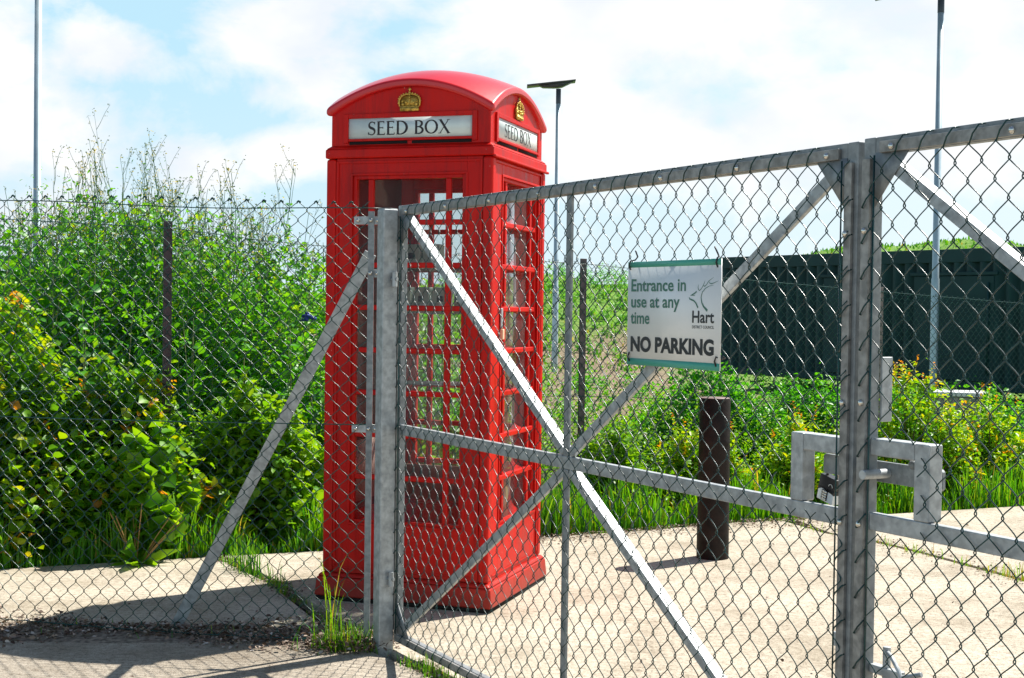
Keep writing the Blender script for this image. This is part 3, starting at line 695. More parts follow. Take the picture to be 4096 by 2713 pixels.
# hinges + gate post
gp = empty('gate_post', gpos(-.038, -.067, 0), -GA); tag(gp, 'square galvanised post the gate hangs from, in front of the phone box', 'gate post')
PW = .066
MB().box(0, PW, -.010, PW - .010, -.05, 1.806).build('post_tube', GALV, gp, bevel=.006)
MB().box(.004, PW - .004, -.006, PW - .014, 1.8065, 1.809).build('post_cap', GALV, gp)
for z in (1.52, .30):
    MB().tube([(PW + .018, .034, z - .030), (PW + .018, .034, z + .030)], .011, 14).build('hinge', GALV, gp, bevel=.001)
    MB().tube([(PW - .001, .028, z), (PW + .012, .030, z), (PW + .030, .040, z)], .0085, 10).build('hinge_pin', GALV2, gp, bevel=.001)
# front fence
FX, FY = gpos(-.082)[0], gpos(-.082)[1]
FEx, FEy = -.56, 5.655
fdir = Vector((-2.05, .33)); fa = math.atan2(-fdir.y, -fdir.x)
fence = empty('chain_link_fence', (FEx, FEy, 0), fa)     # local +x points back to the post, so the panel runs to -x
tag(fence, 'green chain link fence running left from the gate post along the path', 'fence')
def zt_front(x): return 1.842 - .018 * x + .004 * np.sin(x * 5)
mb = chain(-6.0, -.030, .005, 1.842, .075, .0815, .0016, .0042, k=6, ztop=zt_front, jitter=.0015, seed=5)
for i in range(80):    # twisted barbs along the top
    xx = -6.0 + .0375 + i * .075; z = float(zt_front(xx)) * (1 - .0)
    if xx > -.04: break
    mb.tube([(xx - .008, 0, z - .012), (xx + .002, -.003, z - .001), (xx + .009, 0, z - .004), (xx + .006, .003, z - .012)], .0026, 5)
    mb.tube([(xx + .008, 0, z - .013), (xx, .002, z + .001), (xx - .008, 0, z - .006)], .0022, 5)
mb.build('chain_link_mesh', PVC, fence, smooth=True)
xs_ = np.linspace(-6, 0.02, 60)
def lw(zf, y=-.006): return np.stack([xs_, np.full_like(xs_, y), zf(xs_)], -1)
MB().tube(lw(lambda x: 1.806 - .019 * x + .007 * np.cos(x * 4.2)), .0021, 6).build('line_wire', PVC, fence, smooth=True)
MB().tube(lw(lambda x: .922 + .010 * np.sin(x * 1.3)), .0021, 6).build('line_wire', PVC, fence, smooth=True)
MB().tube(lw(lambda x: .030 + .012 * np.sin(x * 2.3)), .0021, 6).build('line_wire', PVC, fence, smooth=True)
MB().box(-.036, -.010, -.011, -.006, .02, 1.80).build('stretcher_bar', GALV2, fence, bevel=.001)
for z in (1.762, 1.545, .905):
    ln = -.098 if z != 1.545 else -.03
    MB().box(ln, .036, -.0055, -.0002, z - .0165, z + .0165).build('clamp_bracket', GALV, fence, bevel=.002)
    for xx in (-.023, .004) + ((-.078,) if ln < -.05 else ()):
        MB().tube([(xx, -.012, z), (xx, -.021 if xx < 0 else -.014, z)], .0085, 6).build('bolt', BOLT, fence)
# strut
MB().beam((-.035, .030, 1.63), (-.955, .225, -.02), .052, .006, (0, 1, .1)).build('angle_strut', GALV, fence, bevel=.001)

# ------------------------------------------------------------------ sign on the gate
SD0, SD1, SZ0, SZ1 = 1.710, 2.158, 1.245, 1.552
sg = empty('notice_sign', gpos((SD0 + SD1) / 2, -.020, SZ0), -GA); tag(sg, 'white council notice with green bands tied to the gate mesh', 'sign')
SW, SH = SD1 - SD0, SZ1 - SZ0
MB().box(-SW / 2, SW / 2, -.0035, 0, 0, SH).build('sign_board', SIGNW, sg)
MB().box(-SW / 2 + .0003, SW / 2 - .0003, -.0040, -.0036, SH * (1 - .056), SH - .0003).build('green_band', SIGNG, sg)
MB().box(-SW / 2 + .0003, SW / 2 - .0003, -.0040, -.0036, .0003, SH * .066).build('green_band', SIGNG, sg)
def text_mesh(body, s_a, s_b, v_base, v_cap, material, parent, off=0.0, ref=None, nm_='lettering'):
    cu = bpy.data.curves.new('txt', 'FONT'); cu.body = body; cu.size = 1.0; cu.offset = off; cu.resolution_u = 4
    to = bpy.data.objects.new('txt', cu); C.objects.link(to)
    me = bpy.data.meshes.new_from_object(to); bpy.data.objects.remove(to); bpy.data.curves.remove(cu)
    n = len(me.vertices); co = np.empty(n * 3, np.float32); me.vertices.foreach_get('co', co); co = co.reshape(-1, 3)
    capu = .727
    x = (co[:, 0] - co[:, 0].min()) / (co[:, 0].max() - co[:, 0].min())
    nx = (s_a + x * (s_b - s_a)) * SW - SW / 2
    nz_ = SH * (1 - v_base) + co[:, 1] / capu * SH * (v_base - v_cap)
    out = np.stack([nx, np.full(n, -.0042), nz_], -1)
    me.vertices.foreach_set('co', out.astype(np.float32).reshape(-1)); me.update()
    me.materials.clear(); me.materials.append(material); me.name = nm_
    o = bpy.data.objects.new(nm_, me); C.objects.link(o); o.parent = parent
    return o
text_mesh('Entrance in', .042, .648, .284, .164, SIGNT, sg, .019)
text_mesh('use at any', .042, .585, .440, .320, SIGNT, sg, .019)
text_mesh('time', .038, .255, .597, .477, SIGNT, sg, .019)
text_mesh('Hart', .718, .940, .574, .462, SIGNK, sg, .02)
text_mesh('DISTRICT COUNCIL', .718, .940, .627, .600, SIGNK, sg, .012)
text_mesh('NO PARKING', .042, .942, .861, .722, SIGNK, sg, .045)
def sgp(x, y):
    s = (x - 175) / 1065; tp = 212 - 34 * s; bt = 1388 + 84 * s
    return (s * SW - SW / 2, SH * (1 - (y - tp) / (bt - tp)))
lg = MB()
for j, (P, wd) in enumerate([([(1005, 475), (999, 505), (1004, 535), (1016, 545), (1035, 525), (1060, 475), (1076, 424)], [.3, 1, 1.3, 1.2, 1, .9, .2]),
              ([(1058, 478), (1062, 492), (1072, 497), (1090, 478), (1115, 435), (1165, 394)], [.4, 1, 1.2, 1.1, .8, .2]),
              ([(1118, 440), (1122, 458), (1138, 468), (1165, 460), (1218, 434)], [.4, 1, 1.2, .9, .2]),
              ([(1168, 484), (1120, 494), (1078, 522), (1046, 566), (1034, 620), (1042, 680), (1062, 728), (1104, 778)], [.2, .7, 1.0, 1.2, 1.5, 2.2, 2.8, 3.4]),
              ([(986, 555), (962, 577), (938, 590), (918, 600)], [1.6, 1.8, 1.2, .3]), ([(918, 600), (945, 598), (970, 600)], [.3, 1.2, .3]),
              ([(905, 620), (910, 640), (932, 650), (958, 662), (982, 692), (1002, 742)], [.8, 1.8, 2, 2, 2.1, 2.6])]):
    ribbon(lg, [sgp(*p) for p in P], np.array(wd) * .0021, y=-.0042 - .0001 * j)
lg.build('deer_logo', SIGNT, sg)
for (s, z, dx, dz) in ((-1, SH - .006, .024, .03), (1, SH - .006, -.012, .03), (-1, .028, -.028, .006), (1, .030, .028, .008)):
    xx = s * (SW / 2 - .014)
    MB().tube([(xx, -.0045, z - .018), (xx - .002, -.009, z - .004), (xx, -.006, z + .008), (xx + dx * .5, .004, z + dz * .4), (xx + dx, .004, z + dz * .7), (xx + dx * 1.1, -.006, z + dz * 1.3)], .0024, 6).build('cable_tie', TIE, sg)
# cable ties on leaf 2
ct = empty('cable_tie_loop', gpos(o2 + .62, -.012, 1.50), -GA); tag(ct, 'white cable tie round the diagonal brace of the right gate leaf', 'cable tie')
MB().tube([(.03, -.004, .035), (.0, -.02, .03), (-.028, -.012, -.028), (-.034, -.01, -.042)], .0035, 6).build('tie_strap', WTIE, ct)
MB().box(.018, .034, -.018, -.006, .026, .042).build('tie_head', WTIE, ct)

# ------------------------------------------------------------------ back fence
bd = Vector((.8217, .570)); b0p = Vector((-1.98, 7.90))     # passes the post seen left
bf = empty('chain_link_fence', (b0p.x, b0p.y, 0), math.atan2(bd.y, bd.x)); tag(bf, 'green chain link fence on dark steel posts behind the phone box and the shrubs', 'fence')
tx = np.array([-8, -.9, 0, .7, 3.1, 4.3, 6.7, 8.2, 16]); tz = np.array([1.9, 1.855, 1.85, 1.79, 1.73, 1.67, 1.575, 1.52, 1.25])
def zt_back(x): return np.interp(x, tx, tz)
mb = chain(-5.0, 15.0, .02, 1.8, .0735, .078, .0021, .003, k=3, detail=False, ztop=zt_back)
for i in range(150):
    xx = -1.4 + i * .0735; z = float(zt_back(xx)); mb.tube([(xx - .004, 0, z - .01), (xx + .003, 0, z + .012), (xx - .010, 0, z + .012), (xx - .006, 0, z - .004)], .0022, 4)
mb.build('chain_link_mesh', PVC, bf)
xs_ = np.linspace(-5, 15, 80)
for zf in (lambda x: zt_back(x) - .004, lambda x: zt_back(x) - .93, lambda x: zt_back(x) - 1.7):
    MB().tube(np.stack([xs_, np.full_like(xs_, -.006), zf(xs_)], -1), .0023, 5).build('line_wire', PVC, bf)
for i, d in enumerate((-3.02, 0, 3.02, 6.05, 9.1, 12.1)):
    if i == 3: continue
for d in (-3.02, 0.0, 3.02, 6.14, 9.2, 12.2):
    z = float(zt_back(d)) + .035
    MB().box(d - .026, d + .026, .008, .014, -.35, z).box(d - .003, d + .003, .0141, .05, -.35, z).build('fence_post', POSTP if d > 5 else POSTM, bf, bevel=.001)

# ------------------------------------------------------------------ bollard
bo = empty('bollard', (1.165, 7.84, 0)); tag(bo, 'rusty dark steel pipe bollard on the concrete behind the gate', 'bollard')
MB().lathe([(.092, -.05), (.0915, .05), (.0885, .66), (.0895, .664), (.0895, .672), (.0885, .676), (.0880, .905), (.084, .915)], k=36).build('bollard_pipe', RUST, bo, smooth=True)
MB().lathe([(.0839, .9145), (.080, .918), (.0001, .919)], k=36).build('bollard_cap', mat('rusty_cap', (.20, .13, .11), rough=.6, var=.3), bo)
# ------------------------------------------------------------------ lamps
def lamp(x, y, base, h, yaw, tilt, label, la=.73, ra=.40):
    r_ = empty('street_lamp', (x, y, base), yaw); tag(r_, label, 'street lamp', 'solar lamp posts')
    MB().lathe([(.072, 0), (.070, h * .30), (.060, h * .302), (.054, h - .35), (.0001, h - .349)], k=16).build('pole', LAMPG, r_, smooth=True)
    MB().lathe([(.058, h - .36), (.058, h - .02), (.0001, h - .01)], k=16).build('pole_sleeve', LAMPD, r_, smooth=False)
    Mx = Matrix.Translation((0, 0, h + .05)) @ Matrix.Rotation(R(tilt), 4, 'Y')
    MB().prism([(-la, .055), (ra, .055), (ra, .080), (-la, .080)], -.22, .22).build('solar_panel', LAMPD, r_, M=Mx)
    MB().prism([(-la * .62, .054), (-la * .5, .0), (-.10, -.035), (.08, -.035), (ra * .85, .054)], -.13, .13).build('lamp_head', LAMPD, r_, M=Mx)
    return r_
lamp(1.00, 32, -.05, 6.60, 0, -7, 'distant lamp post with a tilted flat solar panel just right of the phone box')
lamp((2159 - 1183) / 3176 * 24, 24, -.1, 7.12, 0, -12, 'pale lamp post rising past the green container, its panel cut off by the top edge', 1.10, .6)
lamp((83 - 1183) / 3176 * 21.5 , 21.5, -.1, 6.9, 0, -7, 'pale lamp post at the far left rising out of the tall weeds')
# ------------------------------------------------------------------ container
c0 = Vector((4.43, 29.6)); c1 = Vector((8.75, 22.9)); cdv = (c1 - c0).normalized()
ct_ = empty('shipping_container', (c0.x, c0.y, -.02), math.atan2(cdv.y, cdv.x)); tag(ct_, 'long dark green corrugated shipping container at the foot of a grassy bank', 'container')
CLn = 12.19; CHt = 2.60
fr = MB()
fr.box(0, CLn, 0, .06, CHt - .24, CHt); fr.box(0, CLn, 0, .06, .12, .26); fr.box(0, .12, -.004, .1, .12, CHt - .002); fr.box(CLn - .12, CLn, -.004, .1, .12, CHt - .002)
fr.box(.061, CLn - .061, .0601, 2.4, CHt - .06, CHt - .02); fr.box(0, .1, .1, 2.4, .12, CHt - .01); fr.box(CLn - .1, CLn, .1, 2.4, .12, CHt - .01); fr.box(.1, CLn - .1, 2.34, 2.4, .12, CHt - .07)
fr.build('container_frame', CONT, ct_, bevel=.01)
pr = []; x = .12
while x < CLn - .14:
    pr += [(x, .0), (x + .10, .0), (x + .135, .12), (x + .24, .12)]; x += .278
nn = len(pr); vs_ = [(a, b_, .26) for a, b_ in pr] + [(a, b_, CHt - .24) for a, b_ in pr]
MB().add(vs_, [(i, i + 1, nn + i + 1, nn + i) for i in range(nn - 1)]).build('corrugated_side', CONT, ct_)
for (a, b_) in ((3.1, 4.0), (5.35, 7.1)):
    d_ = MB(); d_.box(a, b_, -.012, .02, .28, 2.12); d_.box(a - .08, b_ + .08, -.03, .02, 2.13, 2.19); dd = d_.build('door', CONT, ct_, bevel=.008)
    MB().tube([(b_ - .1, -.03, .4), (b_ - .1, -.03, 2.0)], .02, 8).build('lock_bar', CONT, dd)
MB().tube([(8.35, -.01, 2.02), (8.35, .03, 2.02)], .085, 16).build('vent', DARK, ct_)
MB().box(8.22, 8.48, -.006, .02, 1.9, 2.14).build('vent_plate', CONT, ct_)
# concrete block, tree guard, blue rag
cbk = empty('concrete_block', (4.10, 12.6, -.15), R(-20)); tag(cbk, 'grey concrete block with a pale flat top behind the yellow-tipped shrub on the right', 'concrete block')
MB().box(-.20, .20, -.2, .2, 0, .82).build('block_body', CONC2, cbk, bevel=.01); MB().box(-.22, .22, -.22, .22, .821, .86).build('cap_slab', SIGNW, cbk, bevel=.006)
tg = empty('tree_guard', (-1.86, 7.86, -.05)); tag(tg, 'short pale plastic tree guard tube standing in the grass left of the strut', 'tree guard')
MB().lathe([(.040, 0), (.038, .40), (.034, .40), (.034, .02)], k=16).build('guard_tube', mat('frosted_plastic', (.36, .42, .33), rough=.5, var=.2, vscale=12), tg)
MB().box(.042, .06, -.01, .01, 0, .36).build('stake', WOODY, tg)
br = MB(); rng = np.random.default_rng(3)
for i in range(14):
    p = rng.normal(0, .014, 3); br.ball(tuple(p), .018, 6, .8)
bro = br.build('blue_rag', BLUE, loc=(-1.38, 9.25, 1.33)); tag(bro, 'small crumpled blue rag caught in the weeds left of the phone box', 'rag')

# ------------------------------------------------------------------ vegetation helpers
def leaves(mb, P, D, S, wr, tint, rng, lift=.25, fold=.22, fine=True):
    """P base points, D unit directions, S lengths; each leaf a folded five point blade"""
    n = len(P); Rn = rng.normal(0, 1, (n, 3)); Rn[:, 2] += 1.9; Rn += np.array([.5, .4, 0])
    A = np.cross(D, Rn); A /= np.linalg.norm(A, axis=1, keepdims=True) + 1e-9; Nn = np.cross(A, D)
    S = S[:, None]; Wd = S * wr
    if fine:
        W2 = Wd * .5; pl_ = [(0, 0, 0), (.22, -.78, .8), (.22, .78, .8), (.55, -.95, .9), (.55, .95, .9), (.5, 0, 0), (1.0, 0, 0)]
        V_ = np.stack([P + D * S * a - 0 + A * W2 * b_ + Nn * Wd * fold * c_ - Nn * S * lift * .5 * a ** 2 for a, b_, c_ in pl_], 1); q = np.arange(n)[:, None] * 7
        Fc = np.stack([q + [0, 5, 1], q + [0, 2, 5], q + [1, 5, 3], q + [2, 4, 5], q + [3, 5, 6], q + [5, 4, 6]], 1).reshape(-1, 3)
        mb.add(V_, Fc, np.repeat(tint, 6)); return
    v0 = P; v1 = P + D * S * .42 - A * Wd * .5 + Nn * Wd * fold; v2 = P + D * S * .5; v3 = P + D * S * .42 + A * Wd * .5 + Nn * Wd * fold; v4 = P + D * S - Nn * S * lift * .5
    V_ = np.stack([v0, v1, v2, v3, v4], 1); b_ = np.arange(n)[:, None] * 5
    Fc = np.stack([b_ + [0, 2, 1], b_ + [0, 3, 2], b_ + [1, 2, 4], b_ + [2, 3, 4]], 1).reshape(-1, 3)
    mb.add(V_, Fc, np.repeat(tint, 4))
def blades(mb, P, hgt, wd, rng, lean=.35, tint=None):
    n = len(P); a = rng.uniform(0, 2 * np.pi, n); ld = np.stack([np.cos(a), np.sin(a), np.zeros(n)], -1) * (rng.uniform(.1, 1, n) * lean * hgt)[:, None]
    b_ = a + np.pi / 2 + rng.normal(0, .5, n); sd_ = np.stack([np.cos(b_), np.sin(b_), np.zeros(n)], -1) * (wd / 2)[:, None] if np.ndim(wd) else np.stack([np.cos(b_), np.sin(b_), np.zeros(n)], -1) * wd / 2
    upz = np.array([0, 0, 1.0])[None] * hgt[:, None]
    p1 = P + upz * .45 + ld * .25; p2 = P + upz * .8 + ld * .65; p3 = P + upz * .95 + ld * 1.15
    V_ = np.stack([P - sd_, P + sd_, p1 - sd_ * .9, p1 + sd_ * .9, p2 - sd_ * .6, p2 + sd_ * .6, p3], 1); ix_ = np.arange(n)[:, None] * 7
    Q = np.stack([ix_ + [0, 1, 3, 2], ix_ + [2, 3, 5, 4]], 1).reshape(-1, 4); Tq = (ix_ + [4, 5, 6])
    tint = rng.uniform(0, .9, n) if tint is None else tint
    base = mb.n; mb.add(V_, Q, np.repeat(tint, 2)); mb.f.append(Tq + base); mb.t.append(tint)
def rdir(rng, n, upb=.3):
    d = rng.normal(0, 1, (n, 3)); d[:, 2] = d[:, 2] * .6 + upb; return d / np.linalg.norm(d, axis=1, keepdims=True)
def shrub(name, loc, rx, ry, h, n, size, material, seed, label, cat, group=None, wr=.7, spray=0, tintb=.0, stemm=None, low=.06):
    rng = np.random.default_rng(seed); r_ = empty(name, loc); tag(r_, label, cat, group)
    # branches from the base to lobes, leaves gathered in sprays along the branch ends
    nb = max(10, int(n / 80)); th = rng.uniform(0, 2 * np.pi, nb); rad = np.sqrt(rng.uniform(0, 1, nb))
    tz_ = low + rng.beta(2.2, 1.3, nb) * (1 - low); dome = np.sqrt(np.clip(1 - (rad * .95) ** 2, .05, 1))
    tip = np.stack([np.cos(th) * rad * rx * (.55 + .6 * np.sin(np.pi * np.clip(tz_, 0, 1) ** .8)), np.sin(th) * rad * ry * (.55 + .6 * np.sin(np.pi * np.clip(tz_, 0, 1) ** .8)), tz_ * dome * h * rng.uniform(.85, 1.12, nb)], -1)
    tq = np.linspace(0, 1, 6)[None, :, None]; root_ = np.stack([tip[:, 0] * .15, tip[:, 1] * .15, np.zeros(nb)], -1)
    midp = (tip + root_) / 2 + np.stack([rng.normal(0, .05 * rx, nb), rng.normal(0, .05 * ry, nb), np.full(nb, .18 * h)], -1)
    Pth = (1 - tq) ** 2 * root_[:, None] + 2 * tq * (1 - tq) * midp[:, None] + tq ** 2 * tip[:, None]
    MB().tubes(Pth, np.linspace(.0065, .0018, 6)[None] * (1 + h * .3), 4).build('branches', stemm or WOODY, r_)
    per = n // nb; k_ = rng.integers(0, nb, n); tt = (1.08 - .75 * rng.beta(1.0, 2.2, n))[:, None]
    pp = (1 - tt) ** 2 * root_[k_] + 2 * tt * (1 - tt) * midp[k_] + tt ** 2 * tip[k_]
    pp += rng.normal(0, 1, (n, 3)) * np.array([rx, ry, h * .8]) * (.055 + .04 * (tt < 1))
    pp[:, 2] = np.abs(pp[:, 2])
    bt = rng.uniform(0, 1, nb)
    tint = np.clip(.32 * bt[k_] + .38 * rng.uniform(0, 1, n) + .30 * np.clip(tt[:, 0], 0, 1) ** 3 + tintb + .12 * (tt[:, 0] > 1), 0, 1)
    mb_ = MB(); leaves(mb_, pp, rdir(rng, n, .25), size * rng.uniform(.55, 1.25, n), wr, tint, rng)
    if spray:   # upright young shoots with reddish tips
        for i in range(spray):
            a = rng.uniform(0, 2 * np.pi); rr = rng.uniform(0, .85); bx_, by_ = math.cos(a) * rx * rr, math.sin(a) * ry * rr; zb_ = h * math.sqrt(1 - rr * rr) * .85; L_ = rng.uniform(.1, .28)
            q = np.linspace(0, 1, 22); pz = np.stack([bx_ + rng.normal(0, .05) * q, by_ + rng.normal(0, .05) * q, zb_ + q * L_], -1)
            leaves(mb_, pz, rdir(rng, 22, .5), size * (1.0 - .55 * q), wr, np.clip(.55 + .5 * q + rng.normal(0, .08, 22), 0, 1), rng)
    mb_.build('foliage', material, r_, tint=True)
    return r_

# ---- tall mustard plants (left)
def mustard(seed, h, lean, topn):
    rng = np.random.default_rng(seed); r_ = empty('mustard_plant')
    q = np.linspace(0, 1, 10)
    def stem(p0, d, L_, cv, n=10):
        qq = np.linspace(0, 1, n); return np.stack([p0[0] + d[0] * L_ * qq + cv[0] * qq ** 2 + .02 * L_ * np.sin(qq * 7 + cv[1] * 30), p0[1] + d[1] * L_ * qq + cv[1] * qq ** 2, p0[2] + d[2] * L_ * qq], -1)
    main = stem((0, 0, 0), (lean, rng.normal(0, .05), 1), h, rng.normal(0, .1, 2))
    st = MB(); st.tubes(main[None], np.linspace(.006, .0018, 10)[None], 4)
    tips = [main]; subs = []
    for i in range(topn):
        k_ = rng.uniform(.42, .92); p0 = main[int(k_ * 9)]; a = rng.uniform(0, 2 * np.pi); out = rng.uniform(.3, .65)
        s_ = stem(p0, (math.cos(a) * out, math.sin(a) * out, 1), rng.uniform(.22, .52) * h * .5, (-math.cos(a) * .10, -math.sin(a) * .10)); subs.append(s_)
        for j in range(2):
            p1 = s_[rng.integers(3, 8)]; a2 = rng.uniform(0, 2 * np.pi); subs.append(stem(p1, (math.cos(a2) * .6, math.sin(a2) * .6, 1), rng.uniform(.08, .22), (0, 0)))
    subs = np.array(subs); st.tubes(subs, np.linspace(.0022, .0012, 10)[None], 3); st.build('stem', STEM, r_)
    # seed pods and buds on the branches
    fb = MB(); alls = [main] + list(subs); P = []; 
    for s_ in alls:
        e_ = s_[-1]
        for j in range(rng.integers(2, 5)): P.append(e_ + rng.normal(0, .009, 3))
        for qv in s_[4:9]:
            if rng.uniform() < .6: P.append(qv + rng.normal(0, .016, 3))
    P = np.array(P); n = len(P); ft = rng.uniform(0, 1, n)
    for kk in range(2): leaves(fb, P + rng.normal(0, .003, (n, 3)), rdir(rng, n, .4), rng.uniform(.007, .015, n), .8, ft, rng)
    fb.build('blossoms', L_FLOW, r_, tint=True)
    # leaves, large and lobed low down, small higher
    nl = 480; tq = rng.beta(1.3, 1.25, nl); base = np.stack([np.interp(tq * .9, q, main[:, k]) for k in range(3)], -1)
    a = rng.uniform(0, 2 * np.pi, nl); sp_ = .30 * (1 - tq) ** .7 * rng.uniform(0.05, 1, nl)
    base[:, 0] += np.cos(a) * sp_; base[:, 1] += np.sin(a) * sp_
    D = np.stack([np.cos(a), np.sin(a), rng.normal(.2, .5, nl)], -1); D /= np.linalg.norm(D, axis=1, keepdims=True)
    lf = MB(); leaves(lf, base, D, (.105 - .072 * tq) * rng.uniform(.55, 1.15, nl), .62, np.clip(rng.uniform(0, .8, nl) + .2 * tq, 0, 1), rng, lift=.5)
    lf.build('leaves', L_WEED, r_, tint=True)
    return r_
protos = [mustard(10 + i, 2.3, (-.05, .06, .1, -.12, .02)[i], (9, 12, 8, 10, 7)[i]) for i in range(5)]
rng = np.random.default_rng(77)
# (x pixel of the top, y pixel of the top) in the photograph's frame -> plants standing at their depth
tops = [(60, 395), (110, 330), (150, 345), (195, 280), (225, 330), (255, 370), (290, 340), (325, 300), (352, 350), (385, 310), (410, 360), (440, 385), (485, 385), (520, 430), (560, 345), (575, 400), (600, 420), (650, 345), (690, 410),
        (20, 470), (130, 430), (270, 430), (340, 420), (460, 450), (630, 450), (215, 440), (170, 400), (300, 400), (370, 400), (240, 300), (90, 400), (140, 375), (180, 350), (210, 390), (235, 400), (265, 400), (310, 370), (335, 390), (365, 375), (395, 390), (425, 345), (440, 420), (500, 420), (540, 420), (585, 440), (620, 410), (670, 440), (30, 430)]
first = set()
for i, (px, py) in enumerate(tops):
    D_ = rng.uniform(8.9, 10.6); x = (px - 1183) / 3176 * D_; zt = CH + (705 + px * .0138 - py) / 3176 * D_
    k = i % 5; o = protos[k] if k not in first else copy_tree(protos[k]); first.add(k)
    s = zt / 2.42; o.location = (x - (-.05, .06, .1, -.12, .02)[k] * zt, D_, -.06); o.scale = (.95, .95, s); o.rotation_euler = (0, 0, rng.uniform(-.6, .6))
    tag(o, {3: 'tallest wild mustard, its top highest of all just right of the far-left lamp post', 7: 'tall wild mustard whose slanting top is the second highest, left of the dark fence post', 17: 'wild mustard with yellow tops standing nearest to the phone box', 19: 'wild mustard at the far left edge, left of the pale lamp post'}.get(i, 'tall thin wild mustard with tiny yellow flowers rising against the sky behind the left fence'), 'wild mustard', 'wild mustard plants behind the left fence')

# ---- leafy mass behind the fence on the left (uncountable weeds)
def weedmass(name, n, xr, yr, hfun, size, material, seed, label, cat, wr=.66, tb=0, lean=.3, stalks=False):
    rng = np.random.default_rng(seed); x = rng.uniform(*xr, n); y = rng.uniform(*yr, n); hh = hfun(x, y)
    gz = h_ground(x, y)
    # gather the leaves on many stalks so that light and dark clumps form
    ns = n // 40; sx = rng.uniform(*xr, ns); sy = rng.uniform(*yr, ns); sh_ = hfun(sx, sy) * rng.uniform(.55, 1.08, ns); k_ = rng.integers(0, ns, n); t_ = rng.beta(1.9, 1.1, n)
    px = sx[k_] + rng.normal(0, .062, n); py = sy[k_] + rng.normal(0, .062, n); pz = h_ground(sx, sy)[k_] + sh_[k_] * t_
    ok = hfun(px, py) > .05
    px, py, pz, k_, t_ = px[ok], py[ok], pz[ok], k_[ok], t_[ok]; n = len(px)
    sz = size * rng.uniform(.5, 1.3, n) * (1.15 - .5 * t_)
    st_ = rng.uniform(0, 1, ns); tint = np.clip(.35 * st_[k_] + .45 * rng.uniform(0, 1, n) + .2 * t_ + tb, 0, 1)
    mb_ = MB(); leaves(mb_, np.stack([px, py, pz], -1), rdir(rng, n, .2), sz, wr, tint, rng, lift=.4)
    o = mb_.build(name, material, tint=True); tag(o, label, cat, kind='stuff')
    if stalks:
        m_ = min(ns, 700); q = np.linspace(0, 1, 6)[None, :]; ok2 = sh_[:m_] > .1; dx_ = rng.normal(0, .07, m_)[:, None]; dy_ = rng.normal(0, .05, m_)[:, None]
        Pq = np.stack([sx[:m_, None] + dx_ * (q ** 2 - .4), sy[:m_, None] + dy_ * q ** 2, h_ground(sx, sy)[:m_, None] + sh_[:m_, None] * 1.02 * q], -1)[ok2]
        o2_ = MB().tubes(Pq, np.linspace(.0055, .002, 6), 4).build('weed_stalks', PALE, tint=False); tag(o2_, 'pale upright stalks standing among the tall weeds on the left', 'weed stalks', kind='stuff')
    return o
def edge_y(x): return np.interp(x, [-7, -4.2, -2.7, -1.14, .2, 1.5, 3.78, 6.5, 12], [6.45, 6.72, 7.22, 7.87, 8.47, 9.2, 10.17, 11.3, 13.6])
def fy(x): return 7.90 + (x + 1.98) * .6937
def hl(x, y):
    px = 1183 + x / y * 3176
    t_ = np.interp(px, [-400, 0, 120, 300, 450, 560, 660, 760, 900, 1200], [535, 535, 500, 482, 500, 535, 565, 595, 650, 700])
    hh = CH + (712 - t_) / 3176 * y + .05
    return np.where(y > edge_y(x) + .9, hh * np.interp(y - edge_y(x), [.9, 1.6, 3], [.62, .92, 1.0]), 0)
weedmass('weeds', 36000, (-5.2, -.4), (7.6, 12.0), hl, .105, L_WEED, 5, 'dense tall green weeds behind the fence on the left', 'weeds', stalks=True)
def hl2(x, y): return np.where(y > edge_y(x) + .12, .20 + .4 * np.clip(y - edge_y(x) - .4, 0, .9), 0)
def hf(x, y): return hl(x, y) * 1.10 + np.where(hl(x, y) > 0, .10, 0)
weedmass('weeds', 7000, (-4.6, -1.2), (8.6, 10.8), hf, .055, L_WEED, 15, 'feathery loose tips of the tall weeds reaching above the left fence', 'weeds', wr=.35)
weedmass('undergrowth', 9000, (-5.2, -.5), (6.6, 9.2), hl2, .055, L_WEED, 6, 'low mixed green leaves at the foot of the left shrubs', 'undergrowth')

# ---- shrubs on the left
shrub('bramble_bush', (-2.95, 7.70, -.06), .75, .42, 1.60, 8500, .064, L_BRAM, 21, 'yellow-green bramble bush with orange tips at the far left behind the fence', 'bramble bush', 'shrubs behind the left fence', spray=8, wr=.8, low=.22)
shrub('bramble_bush', (-2.25, 7.85, -.06), .55, .36, 1.12, 5600, .066, L_BRAM, 22, 'bramble bush with orange tips just left of the dark fence post', 'bramble bush', 'shrubs behind the left fence', spray=7, wr=.8, low=.2)
shrub('hazel_sapling', (-1.98, 7.62, -.06), .30, .22, .82, 420, .105, L_LIGHT, 23, 'sapling with large pale ribbed leaves at the foot of the dark fence post', 'sapling', 'shrubs behind the left fence', wr=.95, low=.15)
shrub('dogwood_shrub', (-1.55, 8.22, -.06), .58, .36, 1.05, 6500, .072, L_LIGHT, 24, 'bright green broad-leaved shrub between the dark fence post and the phone box', 'shrub', 'shrubs behind the left fence', wr=.55, low=.25)
shrub('dogwood_shrub', (-1.02, 8.75, -.06), .40, .34, .95, 3600, .06, L_LIGHT, 25, 'small bright green shrub right beside the phone box on its left', 'shrub', 'shrubs behind the left fence', wr=.55)

